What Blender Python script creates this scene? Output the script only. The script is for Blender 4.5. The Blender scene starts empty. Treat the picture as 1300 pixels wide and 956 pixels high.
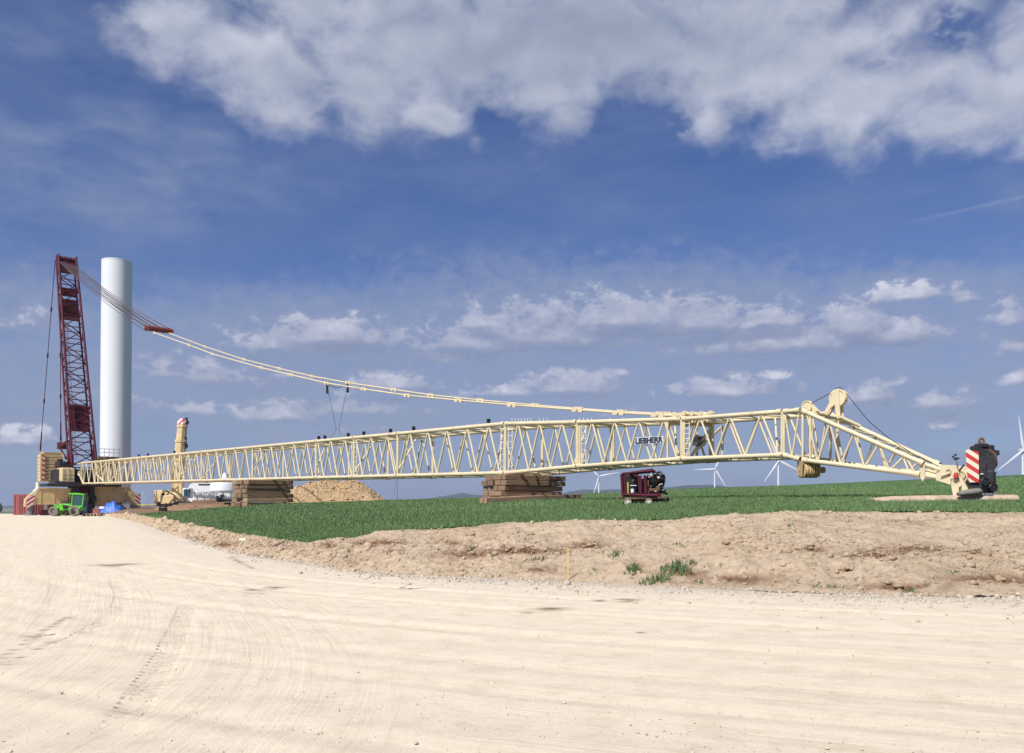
import bpy, bmesh, math, random
import numpy as np
from mathutils import Vector, Matrix
random.seed(7); rng = np.random.default_rng(11)
R = math.radians
sc = bpy.context.scene
col = sc.collection

# ------------------------------------------------------------------ camera
F = 1300*30/36.0            # focal length in photo pixels
EYE = 1.7; PITCH = R(1.0)
HZ = 642.0
Y0 = HZ - F*math.tan(PITCH)  # principal row
cam_d = bpy.data.cameras.new('camera'); cam = bpy.data.objects.new('camera', cam_d); col.objects.link(cam)
cam_d.lens = 30; cam_d.sensor_width = 36; cam_d.sensor_fit = 'HORIZONTAL'
cam_d.shift_y = (Y0-478)/1300.0
cam_d.clip_start = 0.1; cam_d.clip_end = 60000
cam.location = (0, 0, EYE); cam.rotation_euler = (math.pi/2+PITCH, 0, 0)
sc.camera = cam
CP, SP = math.cos(PITCH), math.sin(PITCH)
def ray(px, py):
    xc = (px-650)/F; yc = (Y0-py)/F
    return Vector((xc, CP-yc*SP, SP+yc*CP))
def P(px, py, Y):
    r = ray(px, py); r = r*(Y/r.y); r.z += EYE; return r
def slope(py): return math.tan(PITCH+math.atan((Y0-py)/F))

# ------------------------------------------------------------------ helpers
WORLD = {}
def tag(o, label=None, cat=None, group=None, kind=None):
    if label: o['label'] = label
    if cat: o['category'] = cat
    if group: o['group'] = group
    if kind: o['kind'] = kind
    return o
def empty(name, loc, label, cat, group=None):
    o = bpy.data.objects.new(name, None); o.empty_display_size = .3
    col.objects.link(o); o.location = loc; WORLD[o.name] = Vector(loc)
    return tag(o, label, cat, group)
class MB:
    def __init__(s): s.v = []; s.f = []; s.sm = []
    def add(s, vs, fs, smooth=False):
        n = len(s.v); s.v += [tuple(v) for v in vs]; s.f += [tuple(i+n for i in f) for f in fs]; s.sm += [smooth]*len(fs); return s
    def tube(s, a, b, r, r2=None, n=8, caps=True):
        a = Vector(a); b = Vector(b); r2 = r if r2 is None else r2
        d = b-a
        if d.length < 1e-6: return s
        q = d.to_track_quat('Z', 'Y'); vs = []
        for p, rr in ((a, r), (b, r2)):
            for k in range(n):
                t = 2*math.pi*k/n
                vs.append(p + q @ Vector((math.cos(t)*rr, math.sin(t)*rr, 0)))
        fs = [(k, (k+1) % n, n+(k+1) % n, n+k) for k in range(n)]
        s.add(vs, fs, n > 5)
        if caps: s.add(vs, [tuple(range(n-1, -1, -1)), tuple(range(n, 2*n))])
        return s
    def path(s, pts, r, n=6):
        for a, b in zip(pts[:-1], pts[1:]): s.tube(a, b, r, n=n)
        return s
    def box(s, c, size, ax=None):
        c = Vector(c); X, Yv, Z = ax if ax else (Vector((1,0,0)), Vector((0,1,0)), Vector((0,0,1)))
        h = [size[0]/2, size[1]/2, size[2]/2]; vs = []
        for sx, sy, sz in ((-1,-1,-1),(1,-1,-1),(1,1,-1),(-1,1,-1),(-1,-1,1),(1,-1,1),(1,1,1),(-1,1,1)):
            vs.append(c+X*h[0]*sx+Yv*h[1]*sy+Z*h[2]*sz)
        return s.add(vs, [(3,2,1,0),(4,5,6,7),(0,1,5,4),(1,2,6,5),(2,3,7,6),(3,0,4,7)])
    def bbox(s, c, size, ax=None, b=.02):
        """box with chamfered edges"""
        c = Vector(c); X, Yv, Z = ax if ax else (Vector((1,0,0)), Vector((0,1,0)), Vector((0,0,1)))
        hx, hy, hz = [q/2 for q in size]; b = min(b, hx*.9, hy*.9, hz*.9)
        ring = lambda x, y, z: [(-x+0,-y,z),(x,-y,z),(x,y,z),(-x,y,z)]
        def oct_(x, y, z, bb): return [(-x+bb,-y,z),(x-bb,-y,z),(x,-y+bb,z),(x,y-bb,z),(x-bb,y,z),(-x+bb,y,z),(-x,y-bb,z),(-x,-y+bb,z)]
        L = [oct_(hx-b, hy-b, -hz, b*.3), oct_(hx, hy, -hz+b, b), oct_(hx, hy, hz-b, b), oct_(hx-b, hy-b, hz, b*.3)]
        vs = [c+X*p[0]+Yv*p[1]+Z*p[2] for l in L for p in l]; fs = []
        for k in range(3):
            for i in range(8): fs.append((k*8+i, k*8+(i+1) % 8, k*8+8+(i+1) % 8, k*8+8+i))
        fs.append(tuple(range(7, -1, -1))); fs.append(tuple(range(24, 32)))
        return s.add(vs, fs)
    def prism(s, poly, off):
        """poly: list of 3D points (planar); off: extrusion vector"""
        n = len(poly); off = Vector(off); vs = [Vector(p) for p in poly]+[Vector(p)+off for p in poly]
        fs = [tuple(range(n-1, -1, -1)), tuple(range(n, 2*n))]+[(k, (k+1) % n, n+(k+1) % n, n+k) for k in range(n)]
        return s.add(vs, fs)
    def disc(s, c, axis, r, w, n=20, groove=0):
        """sheave: axis = unit vector, width w, with a rim groove"""
        c = Vector(c); axis = Vector(axis).normalized(); q = axis.to_track_quat('Z', 'Y')
        prof = [(0,-w*.3),(r*.3,-w*.35),(r*.78,-w*.25),(r*.82,-w/2),(r,-w/2),(r-groove,0),(r,w/2),(r*.82,w/2),(r*.78,w*.25),(r*.3,w*.35),(0,w*.3)]
        m = len(prof); vs = []
        for k in range(n):
            t = 2*math.pi*k/n
            for (rr, z) in prof: vs.append(c+q @ Vector((math.cos(t)*rr, math.sin(t)*rr, z)))
        fs = []
        for k in range(n):
            k2 = (k+1) % n
            for j in range(m-1): fs.append((k*m+j, k2*m+j, k2*m+j+1, k*m+j+1))
        return s.add(vs, fs)
    def build(s, name, mat, parent=None, origin=None):
        V = np.array(s.v, dtype=float)
        if origin is None:
            o3 = Vector(((V[:,0].min()+V[:,0].max())/2, (V[:,1].min()+V[:,1].max())/2, V[:,2].min()))
        else: o3 = Vector(origin)
        me = bpy.data.meshes.new(name)
        me.from_pydata([tuple(Vector(v)-o3) for v in s.v], [], s.f)
        me.polygons.foreach_set('use_smooth', s.sm)
        me.materials.append(mat); me.update()
        o = bpy.data.objects.new(name, me); col.objects.link(o)
        WORLD[o.name] = o3.copy()
        o.location = o3-(WORLD[parent.name] if parent else Vector((0,0,0)))
        if parent: o.parent = parent
        return o
def children(o): return [c for c in bpy.data.objects if c.parent == o]
def copy_tree(o, parent=None):
    c = o.copy(); col.objects.link(c); c.parent = parent
    for ch in children(o): copy_tree(ch, c)
    return c

# ------------------------------------------------------------------ materials
def newmat(name):
    m = bpy.data.materials.new(name); m.use_nodes = True; nt = m.node_tree
    return m, nt, nt.nodes, nt.links, nt.nodes['Principled BSDF']
def paint(name, c, rough=.5, metal=0, var=.12, dirt=None, scale=1.5, bump=0.0, spec=.5):
    m, nt, N, L, b = newmat(name)
    tc = N.new('ShaderNodeNewGeometry')
    n1 = N.new('ShaderNodeTexNoise'); n1.inputs['Scale'].default_value = scale; n1.inputs['Detail'].default_value = 6; n1.inputs['Roughness'].default_value = .65
    L.new(tc.outputs['Position'], n1.inputs['Vector'])
    r = N.new('ShaderNodeValToRGB'); r.color_ramp.elements[0].position = .3; r.color_ramp.elements[1].position = .7
    lo = [x*(1-var) for x in c]; hi = [min(1, x*(1+var*.6)) for x in c]
    if dirt:
        r.color_ramp.elements[0].position = .28
        e = r.color_ramp.elements.new(.38); e.color = (*lo, 1); lo = dirt
    r.color_ramp.elements[0].color = (*lo, 1); r.color_ramp.elements[-1].color = (*hi, 1)
    L.new(n1.outputs['Fac'], r.inputs['Fac']); L.new(r.outputs['Color'], b.inputs['Base Color'])
    b.inputs['Roughness'].default_value = rough; b.inputs['Metallic'].default_value = metal
    b.inputs['Specular IOR Level'].default_value = spec
    if bump:
        n2 = N.new('ShaderNodeTexNoise'); n2.inputs['Scale'].default_value = scale*6; n2.inputs['Detail'].default_value = 5
        L.new(tc.outputs['Position'], n2.inputs['Vector'])
        bp = N.new('ShaderNodeBump'); bp.inputs['Strength'].default_value = 1; bp.inputs['Distance'].default_value = bump
        L.new(n2.outputs['Fac'], bp.inputs['Height']); L.new(bp.outputs['Normal'], b.inputs['Normal'])
    return m
def hazard(name, d, period, c1=(.62,.03,.03), c2=(.82,.8,.74)):
    m, nt, N, L, b = newmat(name)
    g = N.new('ShaderNodeNewGeometry'); vm = N.new('ShaderNodeVectorMath'); vm.operation = 'DOT_PRODUCT'
    L.new(g.outputs['Position'], vm.inputs[0]); vm.inputs[1].default_value = d
    m1 = N.new('ShaderNodeMath'); m1.operation = 'DIVIDE'; L.new(vm.outputs['Value'], m1.inputs[0]); m1.inputs[1].default_value = period
    m2 = N.new('ShaderNodeMath'); m2.operation = 'FRACT'; L.new(m1.outputs[0], m2.inputs[0])
    m3 = N.new('ShaderNodeMath'); m3.operation = 'GREATER_THAN'; L.new(m2.outputs[0], m3.inputs[0]); m3.inputs[1].default_value = .5
    mx = N.new('ShaderNodeMixRGB'); L.new(m3.outputs[0], mx.inputs[0]); mx.inputs[1].default_value = (*c1, 1); mx.inputs[2].default_value = (*c2, 1)
    L.new(mx.outputs[0], b.inputs['Base Color']); b.inputs['Roughness'].default_value = .45
    return m
def wood(name, c, var=.45):
    m, nt, N, L, b = newmat(name)
    tc = N.new('ShaderNodeTexCoord'); oi = N.new('ShaderNodeObjectInfo')
    mp = N.new('ShaderNodeMapping'); mp.inputs['Scale'].default_value = (.6, 9, 9)
    L.new(tc.outputs['Object'], mp.inputs['Vector'])
    n1 = N.new('ShaderNodeTexNoise'); n1.noise_dimensions = '4D'; n1.inputs['Scale'].default_value = 1.6; n1.inputs['Detail'].default_value = 8; n1.inputs['Roughness'].default_value = .7
    mw = N.new('ShaderNodeMath'); mw.operation = 'MULTIPLY'; L.new(oi.outputs['Random'], mw.inputs[0]); mw.inputs[1].default_value = 40
    L.new(mp.outputs[0], n1.inputs['Vector']); L.new(mw.outputs[0], n1.inputs['W'])
    r = N.new('ShaderNodeValToRGB'); r.color_ramp.elements[0].position = .25; r.color_ramp.elements[1].position = .75
    r.color_ramp.elements[0].color = (*[x*(1-var) for x in c], 1); r.color_ramp.elements[1].color = (*[x*(1+var*.6) for x in c], 1)
    L.new(n1.outputs['Fac'], r.inputs['Fac'])
    hs = N.new('ShaderNodeHueSaturation'); L.new(r.outputs['Color'], hs.inputs['Color'])
    mv = N.new('ShaderNodeMapRange'); L.new(oi.outputs['Random'], mv.inputs['Value']); mv.inputs['To Min'].default_value = .65; mv.inputs['To Max'].default_value = 1.3
    L.new(mv.outputs[0], hs.inputs['Value']); L.new(hs.outputs[0], b.inputs['Base Color'])
    b.inputs['Roughness'].default_value = .9
    bp = N.new('ShaderNodeBump'); bp.inputs['Distance'].default_value = .02; L.new(n1.outputs['Fac'], bp.inputs['Height']); L.new(bp.outputs['Normal'], b.inputs['Normal'])
    return m
M = {}
M['cream'] = paint('cream_paint', (.68,.585,.385), .45, var=.1, dirt=(.47,.35,.21), scale=1.2)
M['cream_dull'] = paint('dull_cream_paint', (.62,.455,.225), .6, var=.18, dirt=(.38,.26,.13), scale=.7)
M['cream_tan'] = paint('tan_cream_paint', (.68,.53,.29), .5, var=.15, dirt=(.42,.28,.14), scale=1.5)
M['cream_white'] = paint('pale_cream_paint', (.78,.72,.58), .45, var=.1)
M['maroon'] = paint('maroon_paint', (.085,.011,.024), .6, var=.3, scale=1.0, spec=.3)
M['red_block'] = paint('red_block_paint', (.14,.024,.016), .5, var=.25)
M['white'] = paint('white_paint', (.74,.77,.80), .38, var=.03, scale=.2)
M['tower'] = paint('tower_white_paint', (.66,.70,.74), .42, var=.02, scale=.1)
M['grey'] = paint('grey_steel', (.22,.22,.22), .5, metal=.3, var=.25)
M['steel_rope'] = paint('wire_rope', (.05,.05,.05), .5, metal=.5, var=.2)
M['rope_grey'] = paint('hoist_rope', (.075,.055,.06), .7, metal=.0, var=.2)
M['black'] = paint('black_paint', (.012,.012,.014), .45, var=.4, scale=3)
M['dark'] = paint('dark_steel', (.035,.035,.04), .5, metal=.3, var=.4, scale=3, bump=.01)
M['rust'] = paint('rusty_steel', (.16,.085,.05), .8, var=.35, scale=4)
M['green'] = paint('green_machine_paint', (.13,.55,.045), .4, var=.12)
M['glass'] = paint('cab_glass', (.04,.09,.10), .08, var=.1)
M['tyre'] = paint('muddy_tyre', (.20,.17,.13), .9, var=.35, scale=3)
M['tyre_pale'] = paint('pale_wheel', (.42,.38,.31), .8, var=.2, scale=5)
M['blue_tarp'] = paint('blue_tarpaulin', (.03,.14,.55), .5, var=.25, scale=3)
M['blue_drum'] = paint('blue_drum_plastic', (.18,.26,.55), .5, var=.1)
M['red'] = paint('bright_red', (.45,.03,.03), .45, var=.15)
M['red_box'] = paint('dull_red_box', (.38,.12,.10), .6, var=.15)
M['container_red'] = paint('container_red', (.20,.045,.045), .6, var=.2, scale=.8)
M['container_white'] = paint('container_white', (.72,.75,.77), .5, var=.06)
M['wood'] = wood('weathered_timber', (.31,.205,.125), .6)
M['wood_red'] = wood('reddish_timber', (.34,.22,.135), .6)
M['wood_pale'] = wood('pale_timber', (.48,.36,.27), .25)
M['yellow'] = paint('yellow_plastic', (.70,.62,.05), .5, var=.05)
M['yellow_stake'] = paint('yellow_stake_paint', (.75,.58,.12), .6, var=.15, scale=20)
M['pale_wood'] = paint('pale_stake_wood', (.60,.52,.40), .8, var=.15, scale=20)
M['sign_white'] = paint('sign_white', (.66,.69,.70), .4, var=.05)
M['sign_ink'] = paint('sign_lettering', (.03,.035,.06), .5, var=.05)
M['stone'] = paint('pale_limestone', (.50,.44,.36), .95, var=.35, scale=9, bump=.01, spec=.1)
M['grass'] = paint('tuft_grass', (.12,.17,.07), .6, var=.35, scale=8)
M['quilt'] = paint('grey_fabric', (.20,.18,.16), .9, var=.25, scale=6, bump=.01)
M['hz_block'] = hazard('red_white_stripes', (.62,-.1,.78), .27, (.50,.035,.03), (.70,.63,.50))
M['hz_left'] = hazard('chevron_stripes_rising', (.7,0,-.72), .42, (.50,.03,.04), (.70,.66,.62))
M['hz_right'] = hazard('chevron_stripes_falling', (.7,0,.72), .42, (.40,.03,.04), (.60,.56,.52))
M['hz_edge'] = hazard('edge_triangles', (.45,0,.9), .62, (.50,.04,.03), (.70,.60,.45))
M['hz_tip'] = hazard('tip_checks', (.7,.1,-.7), .5)

# ------------------------------------------------------------------ numpy noise
def vnoise(x, y, seed=0):
    xi = np.floor(x).astype(np.int64); yi = np.floor(y).astype(np.int64); xf = x-xi; yf = y-yi
    def h(a, b):
        n = (a*374761393 + b*668265263 + seed*1442695041) & 0xffffffff
        n = ((n ^ (n >> 13))*1274126177) & 0xffffffff
        return ((n ^ (n >> 16)) & 0xffff)/65535.0
    u = xf*xf*(3-2*xf); v = yf*yf*(3-2*yf)
    return (h(xi,yi)*(1-u)+h(xi+1,yi)*u)*(1-v)+(h(xi,yi+1)*(1-u)+h(xi+1,yi+1)*u)*v
def fbm(x, y, oct=4, seed=0, gain=.5):
    s = 0; a = 1; t = 0
    for k in range(oct):
        s = s+a*(vnoise(x, y, seed+k)-.5); t += a; x = x*2.03+3.1; y = y*2.03+1.7; a *= gain
    return s/t*2
def sstep(a, b, x):
    t = np.clip((x-a)/(b-a), 0, 1); return t*t*(3-2*t)

# ------------------------------------------------------------------ terrain
def zroad(X, Y):
    X = np.asarray(X, float); Y = np.asarray(Y, float)
    z = .38*sstep(20, 110, Y)
    z = z-np.clip(Y-142, 0, 240)*.065
    return z
# columns of the field: px, foot y (photo row), crest depth, crest row, beam-ground depth, row, skyline depth, row
COLS = [
 (105, 655.5, 113, 654.6, 124, 652.5, 140, 652),
 (130, 655, 112.5, 652.5, 124, 649, 150, 647),
 (165, 661, 82, 652, 112, 645.5, 150, 643.5),
 (200, 672, 60, 657.5, 100, 646.5, 150, 643.0),
 (237, 684, 45, 665, 92, 645, 150, 642.0),
 (270, 695, 38, 671, 85, 643, 150, 641.5),
 (321, 706, 31.5, 680, 74, 641.5, 170, 640.5),
 (389, 715.5, 28.5, 690, 66, 640.5, 200, 639),
 (440, 726, 28, 684, 60, 639.5, 210, 637.5),
 (488, 730, 28, 675, 56, 638, 220, 636),
 (587, 734, 27.5, 668, 51, 636.5, 220, 633),
 (683, 739, 27, 664, 46.5, 635.5, 220, 629.5),
 (789, 743.5, 26.5, 661, 42, 636, 220, 624.5),
 (860, 747, 26, 658.5, 40, 635.5, 220, 620.5),
 (900, 749.5, 25.5, 654.5, 38.6, 634.5, 220, 619),
 (1000, 755, 25, 650, 36, 633, 220, 616),
 (1100, 757, 25, 648.5, 34, 632, 220, 611.5),
 (1200, 760, 25, 649, 32, 631.5, 220, 607),
 (1300, 762, 25, 650, 31, 631.5, 220, 602.5),
 (1500, 766, 25, 650, 31, 628, 220, 592),
 (2200, 780, 25, 650, 31, 620, 220, 560),
]
C = np.array(COLS, float)
# foot depth from row on the road surface
def foot_depth(row):
    s = slope(row); Y = 20.0
    for _ in range(60): Y = (float(zroad(0, Y))-EYE)/s
    return Y
FD = []
for r_ in C[:,1]:
    s_ = slope(r_); lo, hi = 5., 200.
    f_ = lambda Y: float(zroad(0, Y))-EYE-s_*Y
    for _ in range(60):
        m_ = (lo+hi)/2
        if f_(m_) < 0: hi = m_
        else: lo = m_
    # f = z - eye - s*Y ; s negative -> f increasing with Y
    lo, hi = 5., 200.
    for _ in range(60):
        m_ = (lo+hi)/2
        if f_(m_) > 0: hi = m_
        else: lo = m_
    FD.append(lo)
FD = np.array(FD); FD[0] = 112.4; FD[1] = 111.5
SL = np.vectorize(slope)
S_c, S_m, S_s = SL(C[:,3]), SL(C[:,5]), SL(C[:,7])
def colv(px, arr): return np.interp(px, C[:,0], arr)
def field_params(px):
    return (colv(px, FD), colv(px, C[:,2]), colv(px, S_c), colv(px, C[:,4]), colv(px, S_m), colv(px, C[:,6]), colv(px, S_s))
def pxof(X, Y): return 650+F*X/np.maximum(Y, 1e-3)
def bank_z(px, Y, X):
    Yf, Yc, sc_, Ym, sm, Ys, ss = field_params(px)
    t = np.clip((Y-Yf)/np.maximum(Yc-Yf, .5), 0, 1)
    zf = zroad(X, Yf)-.06; zc = EYE+sc_*Yc
    g = .45*(1-(1-t)**3)+.55*t
    amp = np.minimum((Yc-Yf)*.055, .34)*np.where(px < 460, 1.25, 1)*sstep(0, .12, t)*(1-sstep(.86, 1, t)*.75)
    n = fbm(X*.45, Y*.45, 3, 5)*.8+fbm(X*1.6, Y*1.6, 4, 9, .6)*.42+fbm(X*6, Y*6, 3, 13)*.13
    z = zf+(zc-zf)*g+amp*n
    # heaped ridge near the left end
    return z
def field_z(px, Y, X):
    Yf, Yc, sc_, Ym, sm, Ys, ss = field_params(px)
    iY = 1/np.maximum(Y, 1)
    s1 = sc_+(sm-sc_)*(1/Yc-iY)/(1/Yc-1/Ym)
    s2 = sm+(ss-sm)*(1/Ym-iY)/(1/Ym-1/Ys)
    s = np.where(Y < Ym, s1, s2)
    z = EYE+s*Y
    zs = EYE+ss*Ys
    z = np.where(Y > Ys, zs-(Y-Ys)*.10, z)
    z = z+.03*fbm(X*.5, Y*.5, 3, 21)*sstep(0, 3, Y-Yc)
    return z
def zt(X, Y):
    X = np.asarray(X, float); Y = np.asarray(Y, float); px = pxof(X, Y)
    Yf, Yc = colv(px, FD), colv(px, C[:,2])
    z = zroad(X, Y)
    zb = bank_z(px, Y, X); zf = field_z(px, Y, X)
    inf = (px > 105) & (Y > Yf)
    return np.where(inf, np.where(Y < Yc, zb, zf), z)
def zg(X, Y): return float(zt(X, Y))
def gp(px, py, near=5., far=215.):
    """where the view ray through a photo pixel meets the ground"""
    s = slope(py); Ys = np.linspace(near, far, 6000); X = (px-650)/F*Ys
    d = EYE+s*Ys-zt(X, Ys); k = np.argmax(d < 0)
    return Vector((X[k], Ys[k], float(zt(X[k], Ys[k]))))
def grid_mesh(name, X, Y, Z, mat, attrs=None, kind='structure', smooth=True):
    r, c = X.shape
    me = bpy.data.meshes.new(name)
    V = np.stack([X, Y, Z], -1).reshape(-1, 3)
    idx = np.arange(r*c).reshape(r, c)
    q = np.stack([idx[:-1,:-1], idx[:-1,1:], idx[1:,1:], idx[1:,:-1]], -1).reshape(-1, 4)
    me.vertices.add(len(V)); me.vertices.foreach_set('co', V.ravel())
    me.loops.add(q.size); me.loops.foreach_set('vertex_index', q.ravel())
    me.polygons.add(len(q)); me.polygons.foreach_set('loop_start', np.arange(len(q))*4)
    me.polygons.foreach_set('use_smooth', np.ones(len(q), bool) if smooth else np.zeros(len(q), bool))
    me.update(calc_edges=True); me.validate()
    if attrs:
        for k, a in attrs.items():
            if a.ndim == 3:
                at = me.attributes.new(k, 'FLOAT_VECTOR', 'POINT'); at.data.foreach_set('vector', a.reshape(-1, 3).ravel().astype(np.float32))
            else:
                at = me.attributes.new(k, 'FLOAT', 'POINT'); at.data.foreach_set('value', a.ravel().astype(np.float32))
    me.materials.append(mat)
    o = bpy.data.objects.new(name, me); col.objects.link(o)
    if kind: o['kind'] = kind
    WORLD[o.name] = Vector((0,0,0))
    return o

# --- node shortcuts
def nd(nt, t, **kw):
    n = nt.nodes.new(t)
    for k, v in kw.items():
        if k.startswith('_'): setattr(n, k[1:], v)
        else: n.inputs[k.replace('__', ' ')].default_value = v
    return n
def math_(nt, op, a, b=None, clamp=False):
    n = nt.nodes.new('ShaderNodeMath'); n.operation = op; n.use_clamp = clamp
    for i, q in enumerate((a, b)):
        if q is None: continue
        if isinstance(q, (int, float)): n.inputs[i].default_value = q
        else: nt.links.new(q, n.inputs[i])
    return n.outputs[0]
def mixc(nt, f, a, b, mode='MIX'):
    n = nt.nodes.new('ShaderNodeMixRGB'); n.blend_type = mode
    for i, q in enumerate((f, a, b)):
        if isinstance(q, (int, float)): n.inputs[i].default_value = q
        elif isinstance(q, tuple): n.inputs[i].default_value = (*q, 1)
        else: nt.links.new(q, n.inputs[i])
    return n.outputs[0]
def ramp(nt, fac, stops):
    n = nt.nodes.new('ShaderNodeValToRGB'); e = n.color_ramp.elements
    while len(e) < len(stops): e.new(.5)
    for k, (p, c) in enumerate(stops):
        e[k].position = p; e[k].color = (*c, 1) if isinstance(c, tuple) else (c, c, c, 1)
    nt.links.new(fac, n.inputs[0]); return n.outputs[0]
def noise_(nt, vec, scale, detail=5, rough=.55, dist=0):
    n = nd(nt, 'ShaderNodeTexNoise', Scale=scale, Detail=detail, Roughness=rough, Distortion=dist)
    nt.links.new(vec, n.inputs['Vector']); return n.outputs['Fac']

# ---- road: limestone, tracks follow the edge of the bank
m_road, nt, N, L, bs = newmat('crushed_limestone')
at = nd(nt, 'ShaderNodeAttribute', _attribute_name='track'); geo = N.new('ShaderNodeNewGeometry')
mp = N.new('ShaderNodeMapping'); mp.inputs['Scale'].default_value = (2.6, .05, 0); L.new(at.outputs['Vector'], mp.inputs['Vector'])
st = noise_(nt, mp.outputs[0], 1.0, 7, .6, .15)
mp2 = N.new('ShaderNodeMapping'); mp2.inputs['Scale'].default_value = (14, .35, 0); L.new(at.outputs['Vector'], mp2.inputs['Vector'])
st2 = noise_(nt, mp2.outputs[0], 1.0, 4, .6, .3)
atb = nd(nt, 'ShaderNodeAttribute', _attribute_name='trackb'); spt = N.new('ShaderNodeSeparateXYZ'); L.new(at.outputs['Vector'], spt.inputs[0])
mpb = N.new('ShaderNodeMapping'); mpb.inputs['Scale'].default_value = (3.2, .07, 0); L.new(atb.outputs['Vector'], mpb.inputs['Vector'])
mpb2 = N.new('ShaderNodeMapping'); mpb2.inputs['Scale'].default_value = (15, .4, 0); L.new(atb.outputs['Vector'], mpb2.inputs['Vector'])
def mixv(f, a, b): return math_(nt, 'ADD', math_(nt, 'MULTIPLY', a, math_(nt, 'SUBTRACT', 1, f)), math_(nt, 'MULTIPLY', b, f))
st = mixv(spt.outputs[2], st, noise_(nt, mpb.outputs[0], 1.0, 7, .6, .15)); st2 = mixv(spt.outputs[2], st2, noise_(nt, mpb2.outputs[0], 1.0, 4, .6, .3))
big = noise_(nt, geo.outputs['Position'], .13, 4, .6)
mid = noise_(nt, geo.outputs['Position'], 2.2, 6, .7)
fine = noise_(nt, geo.outputs['Position'], 46, 5, .85)
c0 = ramp(nt, st, [(.32, (.60,.515,.385)), (.5, (.70,.615,.475)), (.7, (.75,.675,.54))])
c1 = mixc(nt, .5, c0, ramp(nt, st2, [(.3, (.47,.385,.28)), (.5, (.67,.585,.46)), (.8, (.74,.665,.545))]))
c2 = mixc(nt, .45, c1, ramp(nt, big, [(.3, (.68,.595,.46)), (.7, (.71,.62,.475))]))
c3 = mixc(nt, .75, c2, ramp(nt, mid, [(.28, (.80,.78,.75)), (.52, (1.,1.,1.)), (.8, (1.04,1.04,1.04))]), 'MULTIPLY')
c4 = mixc(nt, .75, c3, ramp(nt, fine, [(.28, (.60,.56,.50)), (.44, (.97,.97,.97)), (.75, (1.10,1.10,1.10))]), 'MULTIPLY')
pt = nd(nt, 'ShaderNodeAttribute', _attribute_name='stain')
c5 = mixc(nt, pt.outputs['Fac'], c4, (.20,.145,.095))
gv = nd(nt, 'ShaderNodeAttribute', _attribute_name='gravel')
vr = nd(nt, 'ShaderNodeTexVoronoi', Scale=22); L.new(geo.outputs['Position'], vr.inputs['Vector'])
vcol = ramp(nt, vr.outputs['Distance'], [(.0, (.72,.69,.63)), (.45, (.55,.50,.43)), (.8, (.30,.25,.2))])
c6 = mixc(nt, math_(nt, 'MULTIPLY', gv.outputs['Fac'], .75), c5, vcol)
L.new(c6, bs.inputs['Base Color']); bs.inputs['Roughness'].default_value = .95; bs.inputs['Specular IOR Level'].default_value = .15
td = nd(nt, 'ShaderNodeAttribute', _attribute_name='tread'); sp3 = N.new('ShaderNodeSeparateXYZ'); L.new(td.outputs['Vector'], sp3.inputs[0])
aab = math_(nt, 'ABSOLUTE', sp3.outputs[0])
inb = N.new('ShaderNodeMapRange'); inb.interpolation_type = 'SMOOTHSTEP'; L.new(aab, inb.inputs[0]); inb.inputs[1].default_value = 1.15; inb.inputs[2].default_value = .8
ph_ = math_(nt, 'FRACT', math_(nt, 'ADD', math_(nt, 'MULTIPLY', sp3.outputs[1], 5.6), math_(nt, 'MULTIPLY', aab, .6)))
lug = math_(nt, 'GREATER_THAN', ph_, .55)
brk = ramp(nt, mid, [(.36, 0.), (.55, 1.)])
tmask = math_(nt, 'MULTIPLY', math_(nt, 'MULTIPLY', inb.outputs[0], sp3.outputs[2]), brk)
lugm = math_(nt, 'MULTIPLY', tmask, lug)
hsum = math_(nt, 'ADD', math_(nt, 'ADD', math_(nt, 'MULTIPLY', lugm, -.030), math_(nt, 'MULTIPLY', st2, .012)), math_(nt, 'MULTIPLY', fine, .008))
hsum = math_(nt, 'ADD', hsum, math_(nt, 'MULTIPLY', mid, .012))
bp = nd(nt, 'ShaderNodeBump', Strength=1.0, Distance=1.0); L.new(hsum, bp.inputs['Height']); L.new(bp.outputs['Normal'], bs.inputs['Normal'])

# ---- bank soil
m_soil, nt, N, L, bs = newmat('dry_earth')
geo = N.new('ShaderNodeNewGeometry')
n1 = noise_(nt, geo.outputs['Position'], .55, 6, .65); n2 = noise_(nt, geo.outputs['Position'], 5, 6, .75); n3 = noise_(nt, geo.outputs['Position'], 26, 5, .8)
a1 = ramp(nt, n1, [(.30, (.46,.345,.23)), (.45, (.60,.47,.33)), (.68, (.66,.53,.39))])
a2 = mixc(nt, 1, a1, ramp(nt, n2, [(.25, (.52,.48,.44)), (.5, (1.,1.,1.)), (.8, (1.1,1.1,1.1))]), 'MULTIPLY')
dm = nd(nt, 'ShaderNodeAttribute', _attribute_name='damp'); a2 = mixc(nt, dm.outputs['Fac'], a2, mixc(nt, 1, (.21,.12,.065), ramp(nt, n2, [(.3, (.5,.5,.5)), (.7, (1.5,1.4,1.3))]), 'MULTIPLY'))
a3 = mixc(nt, 1, a2, ramp(nt, n3, [(.3, (.66,.62,.58)), (.5, (1.,1.,1.)), (.75, (1.15,1.15,1.15))]), 'MULTIPLY')
L.new(a3, bs.inputs['Base Color']); bs.inputs['Roughness'].default_value = 1; bs.inputs['Specular IOR Level'].default_value = .1
hs_ = math_(nt, 'ADD', math_(nt, 'MULTIPLY', n2, .12), math_(nt, 'MULTIPLY', n3, .035))
bp = nd(nt, 'ShaderNodeBump', Strength=1.0, Distance=1.0); L.new(hs_, bp.inputs['Height']); L.new(bp.outputs['Normal'], bs.inputs['Normal'])

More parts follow.
